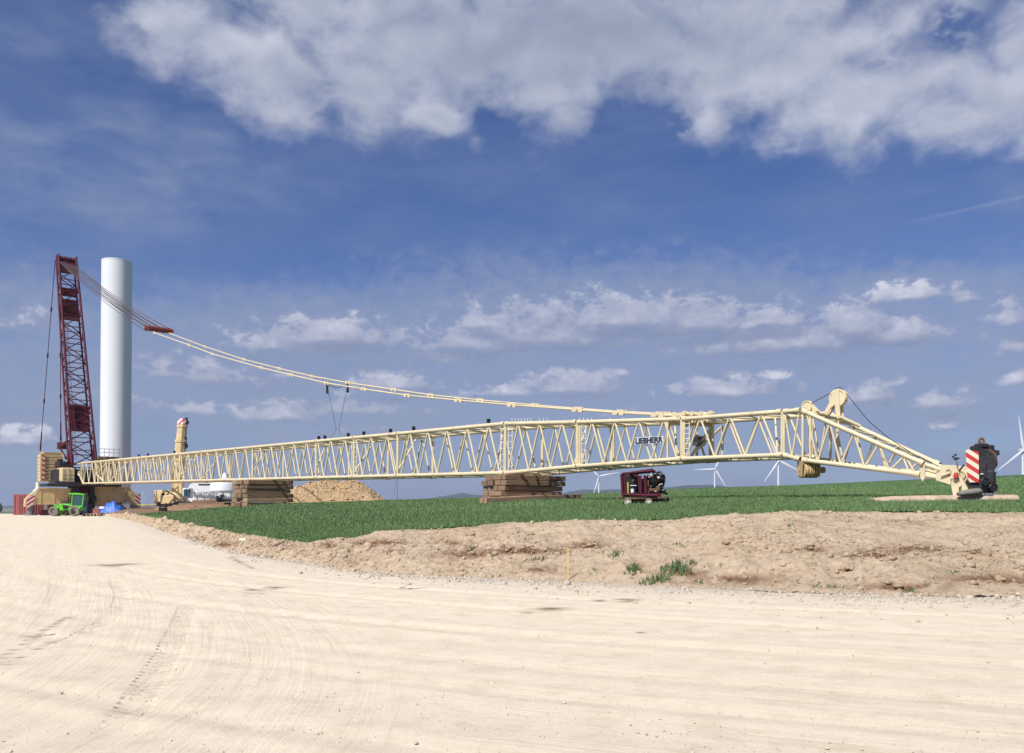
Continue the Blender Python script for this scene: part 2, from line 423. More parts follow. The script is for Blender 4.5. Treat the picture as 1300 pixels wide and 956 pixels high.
# ---- crop field
m_field, nt, N, L, bs = newmat('young_crop')
geo = N.new('ShaderNodeNewGeometry')
f1 = noise_(nt, geo.outputs['Position'], .09, 5, .6); f2 = noise_(nt, geo.outputs['Position'], 2.4, 6, .8); f3 = noise_(nt, geo.outputs['Position'], 14, 4, .8)
g1 = ramp(nt, f1, [(.35, (.085,.155,.062)), (.65, (.12,.205,.084))])
g2 = mixc(nt, 1, g1, ramp(nt, f2, [(.3, (.55,.58,.55)), (.5, (1.,1.,1.)), (.75, (1.35,1.3,1.2))]), 'MULTIPLY')
g3 = mixc(nt, 1, g2, ramp(nt, f3, [(.3, (.5,.52,.5)), (.5, (1.,1.,1.)), (.72, (1.5,1.45,1.3))]), 'MULTIPLY')
dt = nd(nt, 'ShaderNodeAttribute', _attribute_name='dirt')
dcol = ramp(nt, f2, [(.3, (.24,.15,.09)), (.6, (.40,.28,.18))])
g4 = mixc(nt, dt.outputs['Fac'], g3, dcol)
L.new(g4, bs.inputs['Base Color']); bs.inputs['Roughness'].default_value = .8; bs.inputs['Specular IOR Level'].default_value = .2
bp = nd(nt, 'ShaderNodeBump', Strength=1.0, Distance=.25); L.new(f3, bp.inputs['Height']); L.new(bp.outputs['Normal'], bs.inputs['Normal'])

m_plain, nt, N, L, bs = newmat('far_fields')
geo = N.new('ShaderNodeNewGeometry')
vv = nd(nt, 'ShaderNodeTexVoronoi', Scale=.002); L.new(geo.outputs['Position'], vv.inputs['Vector'])
hs2 = N.new('ShaderNodeSeparateColor'); L.new(vv.outputs['Color'], hs2.inputs[0])
L.new(ramp(nt, hs2.outputs[0], [(.2, (.05,.11,.035)), (.5, (.09,.12,.05)), (.8, (.24,.19,.12))]), bs.inputs['Base Color']); bs.inputs['Roughness'].default_value = 1
m_hill, nt, N, L, bs = newmat('wooded_hills')
geo = N.new('ShaderNodeNewGeometry')
L.new(ramp(nt, noise_(nt, geo.outputs['Position'], .01, 6, .7), [(.35, (.02,.032,.022)), (.6, (.04,.055,.035)), (.75, (.09,.085,.065))]), bs.inputs['Base Color']); bs.inputs['Roughness'].default_value = 1

# ---- foot curve in plan (track coordinates)
fx = (C[:,0]-650)/F*FD
foot = np.stack([fx, FD], -1)
k0 = C[:,0] >= 130
foot = foot[k0]; foot = foot[C[k0,0] <= 1300]
foot = np.vstack([[-98, 190], foot, [22, 12.5], [60, 8], [140, 2]])
# smooth it
tt = np.concatenate([[0], np.cumsum(np.linalg.norm(np.diff(foot, axis=0), axis=1))])
ts = np.linspace(0, tt[-1], 260); fs = np.stack([np.interp(ts, tt, foot[:,0]), np.interp(ts, tt, foot[:,1])], -1)
for _ in range(40): fs[1:-1] = (fs[:-2]+fs[1:-1]*2+fs[2:])/4
fsl = np.concatenate([[0], np.cumsum(np.linalg.norm(np.diff(fs, axis=0), axis=1))])
def track(X, Y):
    sh = X.shape; X = X.ravel(); Y = Y.ravel(); D = np.full(X.shape, 1e9); S = np.zeros(X.shape)
    for k in range(len(fs)-1):
        a = fs[k]; b = fs[k+1]; d = b-a; l2 = d@d
        t = np.clip(((X-a[0])*d[0]+(Y-a[1])*d[1])/l2, 0, 1)
        q = np.hypot(X-a[0]-t*d[0], Y-a[1]-t*d[1]); m = q < D
        D[m] = q[m]; S[m] = fsl[k]+t[m]*math.sqrt(l2)
    return D.reshape(sh), S.reshape(sh)

def spacing(lo, hi, d0, c0, c1, g):
    """dense step d0 between c0 and c1, growing by g outside"""
    out = list(np.arange(c0, c1, d0)); d = d0; x = c1
    while x < hi: out.append(x); d *= g; x += d
    out.append(hi); d = d0; x = c0-d
    pre = []
    while x > lo: pre.append(x); d *= g; x -= d
    pre.append(lo)
    return np.array(pre[::-1]+out)
xs = spacing(-130, 130, .09, -8, 9, 1.035); ys = spacing(-30, 172, .07, 4.5, 22, 1.025)
X, Y = np.meshgrid(xs, ys)
D, S = track(X, Y)
Z = zroad(X, Y)
near = np.exp(-Y/60)
Z = Z+near*(.014*fbm(D*.8, S*.03, 3, 31)+.010*fbm(D*3.2, S*.10, 3, 33))*sstep(0, 2, D)+.006*fbm(X*1.3, Y*1.3, 4, 35)*sstep(0, 1, Y)
# distinct ruts: (distance from the bank edge, width, depth)
for d0, w, dep in ((3.1,.16,.018),(5.0,.16,.018),(7.4,.2,.02),(9.5,.2,.016),(10.8,.15,.014),(12.6,.18,.02)):
    dd = D+.35*fbm(S*.05, S*0+d0, 2, 3)
    Z = Z-dep*np.exp(-((dd-d0)/w)**2)+dep*.6*np.exp(-((dd-d0-2*w)/w)**2)+dep*.6*np.exp(-((dd-d0+2*w)/w)**2)
# tyre tread bands through the foreground
def band(pts, width, pitch, dep, Z):
    pts = np.array(pts); t0 = np.linspace(0, 1, len(pts)); t1 = np.linspace(0, 1, 60)
    c = np.stack([np.interp(t1, t0, pts[:,0]), np.interp(t1, t0, pts[:,1])], -1)
    for _ in range(30): c[1:-1] = (c[:-2]+2*c[1:-1]+c[2:])/4
    cl = np.concatenate([[0], np.cumsum(np.linalg.norm(np.diff(c, axis=0), axis=1))])
    Dm = np.full(X.shape, 9e9); Sm = np.zeros(X.shape)
    for k in range(len(c)-1):
        a = c[k]; b = c[k+1]; d = b-a; l2 = d@d; nn = np.array([-d[1], d[0]])/math.sqrt(l2)
        t = np.clip(((X-a[0])*d[0]+(Y-a[1])*d[1])/l2, 0, 1)
        q = np.hypot(X-a[0]-t*d[0], Y-a[1]-t*d[1]); m = q < np.abs(Dm)
        sg = np.sign((X-a[0])*nn[0]+(Y-a[1])*nn[1])
        Dm[m] = (q*sg)[m]; Sm[m] = cl[k]+t[m]*math.sqrt(l2)
    w = np.exp(-(Dm/width)**4)
    lug = (np.sin(2*math.pi*(Sm+np.abs(Dm)*.7)/pitch) > 0)*1.0
    end = sstep(0, .5, Sm)*(1-sstep(cl[-1]-.6, cl[-1], Sm))
    brk = sstep(.3, .55, vnoise(Sm*.8, Sm*0+width*9, 77))
    return Z-dep*w*end*(.45+.9*lug*brk)
def gr(px, py):
    s = slope(py); Yv = 10.
    for _ in range(50): Yv = (float(zroad(0, Yv))-EYE)/s if Yv < 300 else 50
    return ((px-650)/F*Yv, Yv)
def curve_coords(pts, it=30):
    pts = np.array(pts); t0 = np.linspace(0, 1, len(pts)); t1 = np.linspace(0, 1, 60)
    c = np.stack([np.interp(t1, t0, pts[:,0]), np.interp(t1, t0, pts[:,1])], -1)
    for _ in range(it): c[1:-1] = (c[:-2]+2*c[1:-1]+c[2:])/4
    cl = np.concatenate([[0], np.cumsum(np.linalg.norm(np.diff(c, axis=0), axis=1))])
    Dm = np.full(X.shape, 9e9); Sm = np.zeros(X.shape)
    for k in range(len(c)-1):
        a = c[k]; b = c[k+1]; d = b-a; l2 = d@d; nn = np.array([-d[1], d[0]])/math.sqrt(l2)
        t = np.clip(((X-a[0])*d[0]+(Y-a[1])*d[1])/l2, 0, 1)
        q = np.hypot(X-a[0]-t*d[0], Y-a[1]-t*d[1]); m = q < np.abs(Dm)
        sg = np.sign((X-a[0])*nn[0]+(Y-a[1])*nn[1])
        Dm[m] = (q*sg)[m]; Sm[m] = cl[k]+t[m]*math.sqrt(l2)
    return Dm, Sm, cl[-1]
TA = np.full(X.shape, 9.); TS = np.zeros(X.shape); TM = np.zeros(X.shape)
for (pts, w_, amt) in (([gr(240,768), gr(228,800), gr(212,835), gr(190,868), gr(150,930)], .15, 1.0),
                       ([gr(145,735), gr(158,755), gr(150,778), gr(110,806), gr(0,845)], .14, .8),
                       ([gr(560,745), gr(350,750), gr(150,768), gr(60,800), gr(-40,850)], .2, .25),
                       ([gr(1500,795), gr(1000,808), gr(620,812), gr(430,860), gr(380,950)], .22, .30),
                       ([gr(1400,870), gr(1000,860), gr(700,885), gr(560,950)], .25, .28),
                       ([gr(900,752), gr(600,757), gr(400,735), gr(200,690), gr(100,662)], .3, .30),
                       ([gr(300,700), gr(330,760), gr(330,820), gr(290,880), gr(230,950)], .2, .25),
                       ([gr(60,690), gr(80,740), gr(60,800), gr(-20,860)], .2, .3)):
    Dm, Sm, L_ = curve_coords(pts); a_ = Dm/w_; m = np.abs(a_) < np.abs(TA)
    TA[m] = np.abs(a_)[m]; TS[m] = Sm[m]
    fade = sstep(0, .6, Sm)*(1-sstep(L_-.8, L_, Sm))*amt
    TM[m] = fade[m]
    Z = Z-.014*amt*np.exp(-(Dm/w_)**4)*sstep(0, .6, Sm)
DB, SB, _ = curve_coords([gr(110,668), gr(170,700), gr(235,745), gr(275,790), gr(280,835), gr(235,890), gr(120,960)], 60)
pxr = pxof(X, Y); WB = (1-sstep(330, 640, pxr+20*fbm(X*.3, Y*.3, 3, 57)*3))*(1-sstep(18, 40, Y))
Z = Z+WB*near*(.012*fbm(DB*2.6, SB*.12, 3, 59))
stain = np.zeros_like(X)
for (px, py, rx, ry) in ((148,717,28,1.6),(672,777,10,1.8),(700,773,26,1.4),(760,762,8,1.2),(795,762,16,1.3),(325,749,12,1.4),(350,746,14,1.2),(812,803,8,.9)):
    g = gr(px, py); g2 = gr(px, py+ry); ryw = abs(g[1]-g2[1])*1.3; rxw = rx/F*g[1]
    e = ((X-g[0])/rxw)**2+((Y-g[1])/max(ryw, .1))**2
    stain = np.maximum(stain, np.exp(-e)*sstep(.40, .62, fbm(X*5, Y*9, 3, 41)*.5+.5+.22*np.exp(-e)))
gravel = (1-sstep(.1, 1.6, D+.6*fbm(X*1.1, Y*1.1, 3, 51)))*sstep(.2, .5, vnoise(S*.3, S*0, 5)+.2)
wide = (1-sstep(.5, 3.2, D+1.2*fbm(X*.7, Y*.7, 3, 53)))*.35
gravel = np.maximum(gravel, wide)
edge = sstep(140, 172, Y)
grid_mesh('road', X, Y, Z, m_road, {'track': np.stack([D, S, WB], -1), 'trackb': np.stack([DB, SB, 0*DB], -1), 'tread': np.stack([TA, TS, TM], -1), 'stain': stain, 'gravel': gravel})

# far ground: a sheet to the horizon, below the plateau the site stands on
gx = np.concatenate([np.linspace(-24000, -800, 30), np.linspace(-600, 600, 25), np.linspace(800, 24000, 30)])
gy = np.concatenate([np.linspace(-2500, -60, 8), np.linspace(-30, 172, 3), np.linspace(260, 1000, 8), np.linspace(1500, 24000, 30)])
GX, GY = np.meshgrid(gx, gy)
GZ = np.full(GX.shape, -15.0)+3*fbm(GX*.001, GY*.001, 3, 61)
rr = np.maximum(np.abs(GX)-125, np.maximum(-GY-25, GY-170)); GZ = np.where(rr < 60, -2.2, GZ)
grid_mesh('ground', GX, GY, GZ, m_plain)

# bank and field grids in fans of bearing
pxs = np.concatenate([np.arange(105, 1320, 1.6), np.arange(1322, 2200, 14)])
t = np.linspace(0, 1, 120)[:, None]**1.15
PX = np.broadcast_to(pxs, (120, len(pxs)))
Yf, Yc, *_ = field_params(PX)
wob = 1+0*PX
Yb = Yf+(Yc-Yf)*t
# irregular foot line
Yb = Yb-(1-t)*(.45*fbm((PX-650)/F*Yf*1.1, Yf*1.1, 3, 71))*np.minimum(1, (Yc-Yf)/4)
Xb = (PX-650)/F*Yb
Zb = bank_z(PX, Yb, Xb)
DAMP = [(600,703,45,5),(655,698,70,5),(575,689,25,3),(745,692,26,5),(1110,704,40,6),(1160,698,40,6),(1030,697,20,3.5),(480,689,36,4),(500,700,20,3),(1150,744,60,6),(930,735,60,6),(1075,722,18,2),(250,684,18,3),(290,691,18,4),(350,690,20,4),(1260,735,60,5),(420,692,18,4),(1240,700,24,3),(870,728,30,4),(690,722,26,4)]
PYb = Y0-np.tan(np.arctan((Zb-EYE)/Yb)-PITCH)*F
damp = np.zeros_like(Zb)
for (dx, dy, rx, ry) in DAMP:
    e = ((PX-dx)/rx)**2+((PYb-dy)/ry)**2
    damp = np.maximum(damp, np.exp(-e*.8)*sstep(.30, .60, fbm(Xb*2.5, Yb*2.5, 4, 45, .65)*.5+.5+.25*np.exp(-e)-.1))
Zb = Zb+damp*(.10*fbm(Xb*7, Yb*7, 3, 47, .7)-.03)
grid_mesh('earth_bank', Xb, Yb, Zb, m_soil, {'damp': damp})
tr = np.concatenate([np.linspace(0, .9, 150), np.linspace(.9, 1, 30)[1:], np.linspace(1, 1.45, 12)[1:]])[:, None]
PXf = np.broadcast_to(pxs[::2], (len(tr), len(pxs[::2])))
Yf, Yc, sc_, Ym, sm_, Ys, ss_ = field_params(PXf)
iY = 1/Yc+(1/Ys-1/Yc)*np.minimum(tr, 1); Yg = 1/iY*np.where(tr > 1, 1+(tr-1)*1.2, 1)
Xg = (PXf-650)/F*Yg; Zg = field_z(PXf, Yg, Xg)
dirt = np.clip(1-sstep(160, 185, PXf+8*fbm(Xg*.3, Yg*.3, 3, 81)), 0, 1)
leftpad = (1-sstep(300, 330, PXf))*sstep(-3, 2, Yg-np.interp(PXf, [150, 200, 250, 300], [74, 76, 78, 78]))
dirt = np.maximum(dirt, leftpad)
rut = np.zeros_like(dirt)
grid_mesh('field', Xg, Yg, Zg, m_field, {'dirt': dirt})

# hills
hp = np.array([(-200,643),(400,641),(480,638),(520,635.5),(548,632),(562,630),(578,627),(588,626),(597,628),(640,629.5),(700,630),(722,624),(740,621),(760,622),(785,621),(820,621),(850,618.5),(872,616),(905,615.2),(925,618),(950,622),(1000,625),(1100,628),(1300,630),(1700,634)])
hx = np.arange(-200, 1700, 2.); htop = np.interp(hx, hp[:,0], hp[:,1])+.7*fbm(hx*.12, hx*0, 4, 91)
HY = np.array([6200, 6350, 6500, 6700, 7200, 8200])[:, None]; prof = np.array([0, .62, .92, 1, .7, 0])[:, None]
zt_ = EYE+SL(htop)*6700
HX = (hx[None]-650)/F*HY; HZm = -17+(np.maximum(zt_, -16)+17)[None]*prof+0*HX
grid_mesh('hills', HX, np.broadcast_to(HY, HX.shape), HZm, m_hill)

# ------------------------------------------------------------------ crop blades
def blades(name, n, pxr, dmin, dmax, hgt, wid, mat, label, cat, seed, clump=1):
    r = np.random.default_rng(seed)
    px = r.uniform(pxr[0], pxr[1], n)
    Yf, Yc, *_ = field_params(px)
    a = Yc*(1.003-.035*r.uniform(0, 1, n)**6); b = np.minimum(dmax, 1e9)
    u = r.uniform(0, 1, n); iv = 1/a+(1/b-1/a)*u; Yv = 1/iv
    ok = (Yv > a) & (Yv > dmin) & (a < b)
    Xv = (px-650)/F*Yv
    dirtm = (px < 172+6*fbm(Xv*.3, Yv*.3, 3, 81)*2) | ((px < 318) & (Yv > np.interp(px, [150,200,250,300], [74,76,78,78])))
    ok &= ~dirtm
    px, Yv, Xv = px[ok], Yv[ok], Xv[ok]
    # rows of drilling
    q = np.round((Xv*.76+Yv*.65)/.14)*.14-(Xv*.76+Yv*.65); Xv = Xv+q*.76; Yv = Yv+q*.65
    zv = field_z(650+F*Xv/Yv, Yv, Xv)
    m = len(Xv); g = .75+.5*vnoise(Xv*.25, Yv*.25, 4)
    h = hgt*r.uniform(.6, 1.15, m)*g*np.clip(Yv/60, 1, 2); w = wid*r.uniform(.7, 1.4, m)*np.clip(Yv/30, 1, 5)
    th = r.uniform(0, 2*np.pi, m); lean = r.uniform(.1, .7, m)*h; ph = r.uniform(0, 2*np.pi, m)
    B = np.stack([Xv, Yv, zv-.02], -1); W = np.stack([np.cos(th)*w/2, np.sin(th)*w/2, 0*w], -1)
    mid = B+np.stack([np.cos(ph)*lean*.3, np.sin(ph)*lean*.3, h*.6], -1)
    top = B+np.stack([np.cos(ph)*lean, np.sin(ph)*lean, h], -1)
    V = np.stack([B-W, B+W, mid+W*.7, mid-W*.7, top], 1).reshape(-1, 3)
    base = np.arange(m)[:, None]*5
    li = np.concatenate([base+np.array([0,1,2,3]), base+np.array([3,2,4])], 1).ravel()
    tot = np.tile([4, 3], m); stt = np.concatenate([[0], np.cumsum(tot)[:-1]])
    me = bpy.data.meshes.new(name); me.vertices.add(len(V)); me.vertices.foreach_set('co', V.ravel())
    me.loops.add(len(li)); me.loops.foreach_set('vertex_index', li)
    me.polygons.add(len(tot)); me.polygons.foreach_set('loop_start', stt)
    me.update(calc_edges=True); me.materials.append(mat)
    o = bpy.data.objects.new(name, me); col.objects.link(o)
    return tag(o, label, cat, kind='stuff')
m_blade, nt, N, L, bs = newmat('crop_leaf')
geo = N.new('ShaderNodeNewGeometry')
f1 = noise_(nt, geo.outputs['Position'], .12, 4, .6); f2 = noise_(nt, geo.outputs['Position'], 5, 3, .7)
cc = mixc(nt, 1, ramp(nt, f1, [(.35, (.115,.20,.082)), (.65, (.155,.25,.108))]), ramp(nt, f2, [(.3, (.6,.65,.6)), (.7, (1.45,1.35,1.2))]), 'MULTIPLY')
L.new(cc, bs.inputs['Base Color']); bs.inputs['Roughness'].default_value = .55; bs.inputs['Specular IOR Level'].default_value = .3
blades('crop_grass', 400000, (150, 1500), 10, 130, .135, .013, m_blade, 'short dense green cereal crop covering the field behind the earth bank', 'crop', 3)

# ------------------------------------------------------------------ lattice boom frame
Z0 = 48.9
O = P(641, 600.5, Z0)
B1 = P(110, 614, F*2.887/27.05)
T0 = P(641, 538, Z0); T1 = P(110, 586.8, F*2.887/27.05)
U = ((B1-O)+(T1-T0)); U.normalize()
NH = Vector((U.y, -U.x, 0)); NH.normalize()
if NH.x < 0: NH = -NH
UPV = NH.cross(U); UPV = UPV if UPV.z > 0 else -UPV
def Q(s, v, w): return O+U*s+NH*v+UPV*w
def onplane(px, py, v):
    r = ray(px, py); o = Vector((0,0,EYE)); d = (O+NH*v-o).dot(NH)/r.dot(NH)
    return o+r*d
def sv(p): return (p-O).dot(U)
W = 2.9
H = (T0-O).dot(UPV)

crane_base = gp(107, 655); 
CB = Q(92, W/2, 0); CB.z = zg(CB.x, CB.y)
crane = empty('lattice_boom_crane', CB, 'huge crane with dark red lattice mast and long cream lattice boom laid across timber stacks', 'crane')

def section(nb, nt_, fb, ft, halves, start_bottom=True, mirror_far=True, rc=.122, rl=.064, ladder=None, diag=True, verticals=(0, 1), name='boom_section', nbx=None, cross=True, thick_v=.06):
    """nb,nt_: polylines (2 points: right end, left end) of near bottom / near top chords; fb, ft far ones"""
    ch = MB(); lc = MB()
    lerp = lambda a, b, t: a+(b-a)*t
    for a, b in (nb, nt_, fb, ft):
        ch.tube(a, b, rc, n=10)
        for p, q in ((a, b), (b, a)):
            d = (q-p).normalized(); ch.tube(p, p+d*.22, rc*1.28, n=10)
    pts_n = []; pts_f = []
    for k in range(halves+1):
        t = (.035+.93*k/halves); bot = (k % 2 == 0) == start_bottom
        pts_n.append(lerp(*(nb if bot else nt_), t)); pts_f.append(lerp(*(fb if bot else ft), t))
    for pts in (pts_n, pts_f):
        for a, b in zip(pts[:-1], pts[1:]): lc.tube(a, b, rl, n=6)
    # top and bottom faces zigzag
    for (c1, c2) in ((nt_, ft), (nb, fb)):
        for k in range(halves):
            t = .035+.93*k/halves; t2 = .035+.93*(k+1)/halves
            a = lerp(*(c1 if k % 2 == 0 else c2), t); b = lerp(*(c2 if k % 2 == 0 else c1), t2)
            lc.tube(a, b, rl*.8, n=6)
    ef = ch
    for t in verticals:
        for a, b in ((nb, nt_), (fb, ft)):
            ef.tube(lerp(*a, t), lerp(*b, t), thick_v, n=6)
        if cross:
            ef.tube(lerp(*nb, t), lerp(*fb, t), thick_v, n=6); ef.tube(lerp(*nt_, t), lerp(*ft, t), thick_v, n=6)
    if diag:
        t0, t1 = .04, .33
        ef.tube(lerp(*nb, t0)+Vector((0,0,.02)), lerp(*ft, t1), rl*.95, n=6)
    sec = ch.build(name, M['cream'], crane)
    lc.build('lacing', M['cream'], sec)
    if ladder is not None:
        ld = MB()
        for lt in ladder:
            b0 = lerp(*nb, lt); t0_ = lerp(*nt_, lt); ax = (nb[1]-nb[0]).normalized(); off = -NH*.0
            for sd in (-.16, .16): ld.tube(b0+ax*sd+off, t0_+ax*sd+off, .022, n=5)
            nr = 8
            for i in range(1, nr): ld.tube(lerp(b0, t0_, i/nr)-ax*.16, lerp(b0, t0_, i/nr)+ax*.16, .018, n=5)
        ld.build('ladder', M['cream_white'], sec)
    return sec

jo = [0, 12, 18, 24, 36, 48, 54, 66, 78, 84]
# calibrate joints to the photo columns where they were read
cols_read = [641, 504.5, 449, 401, 320.5, 255.6, 228, 180, 138.6, 120.8]
jo = [sv(onplane(c, 602 if i == 0 else 606, 0)) for i, c in enumerate(cols_read)]
print('joints', [round(j, 2) for j in jo])
g_ = .06
for i in range(len(jo)-1):
    s0, s1 = jo[i]+g_, jo[i+1]-g_; L12 = (s1-s0) > 9
    section((Q(s0,0,0), Q(s1,0,0)), (Q(s0,0,H), Q(s1,0,H)), (Q(s0,W,0), Q(s1,W,0)), (Q(s0,W,H), Q(s1,W,H)),
            10 if L12 else 5, ladder=([.015] if i in (0, 2) else [.97] if i == 1 else None))
# foot section
sF, sE = jo[-1]+g_, jo[-1]+3.2
foot_tip = Q(sv(onplane(97.5, 600.5, 0)), 0, 0)
sT = sv(onplane(97.5, 600.5, 0))
a_ = sT-3.4
print('foot tip s', sT, 'last joint', jo[-1])
sec = section((Q(sF,0,0), Q(a_,0,0)), (Q(sF,0,H), Q(a_,0,H)), (Q(sF,W,0), Q(a_,W,0)), (Q(sF,W,H), Q(a_,W,H)), 4, diag=False)
ft = MB()
for v in (0, W):
    tip = Q(sT, v+(.3 if v == 0 else -.3), H*.5)
    ft.tube(Q(a_, v, 0), tip, .12); ft.tube(Q(a_, v, H), tip, .12)
    ft.tube(Q(a_+.9, v, H*.30), Q(a_+.9, v, H*.72), .06); ft.tube(Q(a_, v, H), Q(a_+1.6, v, H*.34), .06)
    ft.disc(tip, NH, .3, .25)
ft.tube(Q(a_, 0, H), P(88, 591, 125), .10)
ft.build('boom_foot', M['cream'], crane)
# reducer and slim sections (chords read off the photo)
def node(px, yt, yb, v):
    b = onplane(px, yb, v); t = onplane(px, yt, v); wd = W-2*v
    return b, t, b+NH*wd, t+NH*wd
n0 = (Q(0,0,0), Q(0,0,H), Q(0,W,0), Q(0,W,H))
n1 = node(733, 536, 592, .15); n2 = node(866, 532, 582.5, .35); n3 = node(994, 522.5, 577.5, .35)
def sec_between(a, b, halves, **kw):
    d = [(b[i]-a[i]).normalized()*.05 for i in range(4)]
    return section((b[0]-d[0], a[0]+d[0]), (b[1]-d[1], a[1]+d[1]), (b[2]-d[2], a[2]+d[2]), (b[3]-d[3], a[3]+d[3]), halves, **kw)
sec_between(n0, n1, 6, rl=.058, rc=.115, ladder=[.93], start_bottom=True)
sec_between(n1, n2, 8, rl=.052, rc=.105, ladder=[.94], verticals=(0, .12, .98, 1))
sec_between(n2, n3, 6, rl=.052, rc=.10, ladder=[.96], verticals=(0, 1, .985))
n4 = node(1017, 520.5, 583.5, .35)
sec_between(n3, n4, 2, rl=.04, rc=.09, diag=False, verticals=(1,), start_bottom=False)
# head: tapering lattice nose
nA = node(1019, 521.5, 584, .35)
nB_b = onplane(1168, 602.5, .75); nB_t = onplane(1172, 588.5, .75)
nB = (nB_b, nB_t, nB_b+NH*(W-1.5), nB_t+NH*(W-1.5))
nose = section((nB[0], nA[0]), (nB[1], nA[1]), (nB[2], nA[2]), (nB[3], nA[3]), 9, rl=.045, rc=.095, diag=False, verticals=(1, .93), name='boom_head')
tp = MB()   # thick plated nose tip
tip0 = onplane(1196, 597, .85); tip1 = onplane(1219, 600, .95)
for v0 in (0, 1):
    off = NH*(0 if v0 == 0 else W-1.9)
    tp.tube(onplane(1168, 588, .8)+off+NH*.07, onplane(1194, 596.5, .8)+off+NH*.07, .09); tp.tube(onplane(1166, 602.6, .8)+off+NH*.07, onplane(1194, 607, .8)+off+NH*.07, .08); tp.tube(onplane(1170, 595, .8)+off+NH*.07, onplane(1194, 602, .8)+off+NH*.07, .06)
    poly = [onplane(1190, 592, .8)+off, onplane(1196, 590, .8)+off, onplane(1213, 590.5, .8)+off, onplane(1217, 600, .8)+off, onplane(1219, 612, .8)+off, onplane(1206, 615, .8)+off, onplane(1188, 609.5, .8)+off]
    tp.prism(poly, NH*.14)
    # legs the nose stands on
    poly = [onplane(1206, 608, .8)+off, onplane(1219, 604, .8)+off, onplane(1229, 622, .8)+off, onplane(1227, 628.5, .8)+off, onplane(1221, 628, .8)+off, onplane(1221, 616, .8)+off, onplane(1217, 619, .8)+off, onplane(1217, 629, .8)+off, onplane(1210, 629.5, .8)+off]
    tp.prism(poly, NH*.10)
tp.tube(onplane(1204, 600, .8), onplane(1204, 600, .8)+NH*1.2, .13); tp.tube(onplane(1190, 597, .8), onplane(1190, 597, .8)+NH*1.2, .1)
tp.tube(onplane(1212, 612, .8), onplane(1212, 612, .8)+NH*1.2, .12)
tp.disc(onplane(1210, 606, .8)+NH*.5, NH, .30, .12, groove=.05); tp.disc(onplane(1210, 606, .8)+NH*.75, NH, .30, .12, groove=.05)
tp.prism([onplane(1167, 588, .74), onplane(1174, 589, .74), onplane(1174, 607, .74), onplane(1171, 611, .74), onplane(1168, 606, .74)], NH*.06)
tp.tube(onplane(1195, 604, .75), onplane(1206, 600, .75), .05)
tp.build('nose_plate', M['cream'], nose)
# big deflection sheave on its bracket
sh = MB(); vm_ = W/2-.1
cS = onplane(1064.5, 505, vm_)
for dv in (-.06, .06): sh.disc(cS+NH*dv, NH, .36, .11, 28, groove=.04)
sh.build('deflection_sheave', M['cream'], nose)
br = MB()
for dv in (-.15, .13):
    br.prism([onplane(1059, 499, vm_)+NH*dv, onplane(1064, 494, vm_)+NH*dv, onplane(1067, 497, vm_)+NH*dv, onplane(1069, 530, vm_)+NH*dv, onplane(1064, 530, vm_)+NH*dv, onplane(1062, 514, vm_)+NH*dv, onplane(1056, 519, vm_)+NH*dv, onplane(1051, 527, vm_)+NH*dv, onplane(1047, 526, vm_)+NH*dv, onplane(1056, 510, vm_)+NH*dv], NH*.05)
br.tube(onplane(1050, 525, .4), onplane(1050, 525, W-.4), .07); br.tube(onplane(1066, 529, .4), onplane(1066, 529, W-.4), .07)
br.tube(onplane(1066, 529, vm_), onplane(1092, 541, vm_+.5), .07); br.tube(onplane(1050, 525, vm_), onplane(1020, 524, .4), .08); br.tube(onplane(1050, 525, vm_), onplane(1046, 530, W-.4), .08)
br.tube(onplane(1066, 529, vm_), onplane(1064, 548, vm_), .06)
br.build('sheave_bracket', M['cream'], nose)
sp = MB(); c2 = onplane(1025, 516, vm_*.6)
sp.disc(c2, NH, .24, .14, 20, groove=.04)
sp.prism([onplane(1018, 521, vm_*.6), onplane(1019, 514, vm_*.6), onplane(1024, 511, vm_*.6), onplane(1031, 513, vm_*.6), onplane(1040, 522, vm_*.6)], NH*.1)
sp.build('guide_sheave', M['cream'], nose)
rp = MB()
rp.path([onplane(1030, 512, vm_*.6), onplane(1057, 497.5, vm_), onplane(1061, 493, vm_), onplane(1067, 492, vm_), onplane(1072, 497, vm_), onplane(1085, 513, vm_), onplane(1103, 535, vm_), onplane(1128, 556, vm_), onplane(1160, 577, vm_), onplane(1190, 591, vm_), onplane(1213, 601, vm_)], .016, 5)
rp.build('hoist_rope', M['steel_rope'], nose)
# lower sheave pack under the head
lp = MB(); cL = onplane(1027, 597, .45)
XA = Vector((.96, .28, 0)).normalized()
for i in range(5): lp.disc(cL+XA*(-.22+.15*i)+Vector((0, .25, .06-.02*abs(i-2))), XA, .37-.02*abs(i-2), .09, 24, groove=.06)
for sd in (-.34, .50): lp.prism([cL+XA*sd+Vector((0,-.05,.38)), cL+XA*sd+Vector((0,.55,.38)), cL+XA*sd+Vector((0,.45,-.22)), cL+XA*sd+Vector((0,.05,-.26))], XA*.05)
lp.tube(cL+XA*(-.36)+Vector((0,.25,.05)), cL+XA*.62+Vector((0,.25,.05)), .07)
for i in range(4): lp.disc(cL+XA*(.52+.07*i)+Vector((0, .1, .02)), XA, .13, .05, 14, groove=.03)
lp.prism([onplane(1018, 584.5, .5), onplane(1046, 584.5, .5), onplane(1044, 588.5, .5), onplane(1021, 589.5, .5)], NH*.5)
lp.build('lower_sheaves', M['cream_dull'], nose)
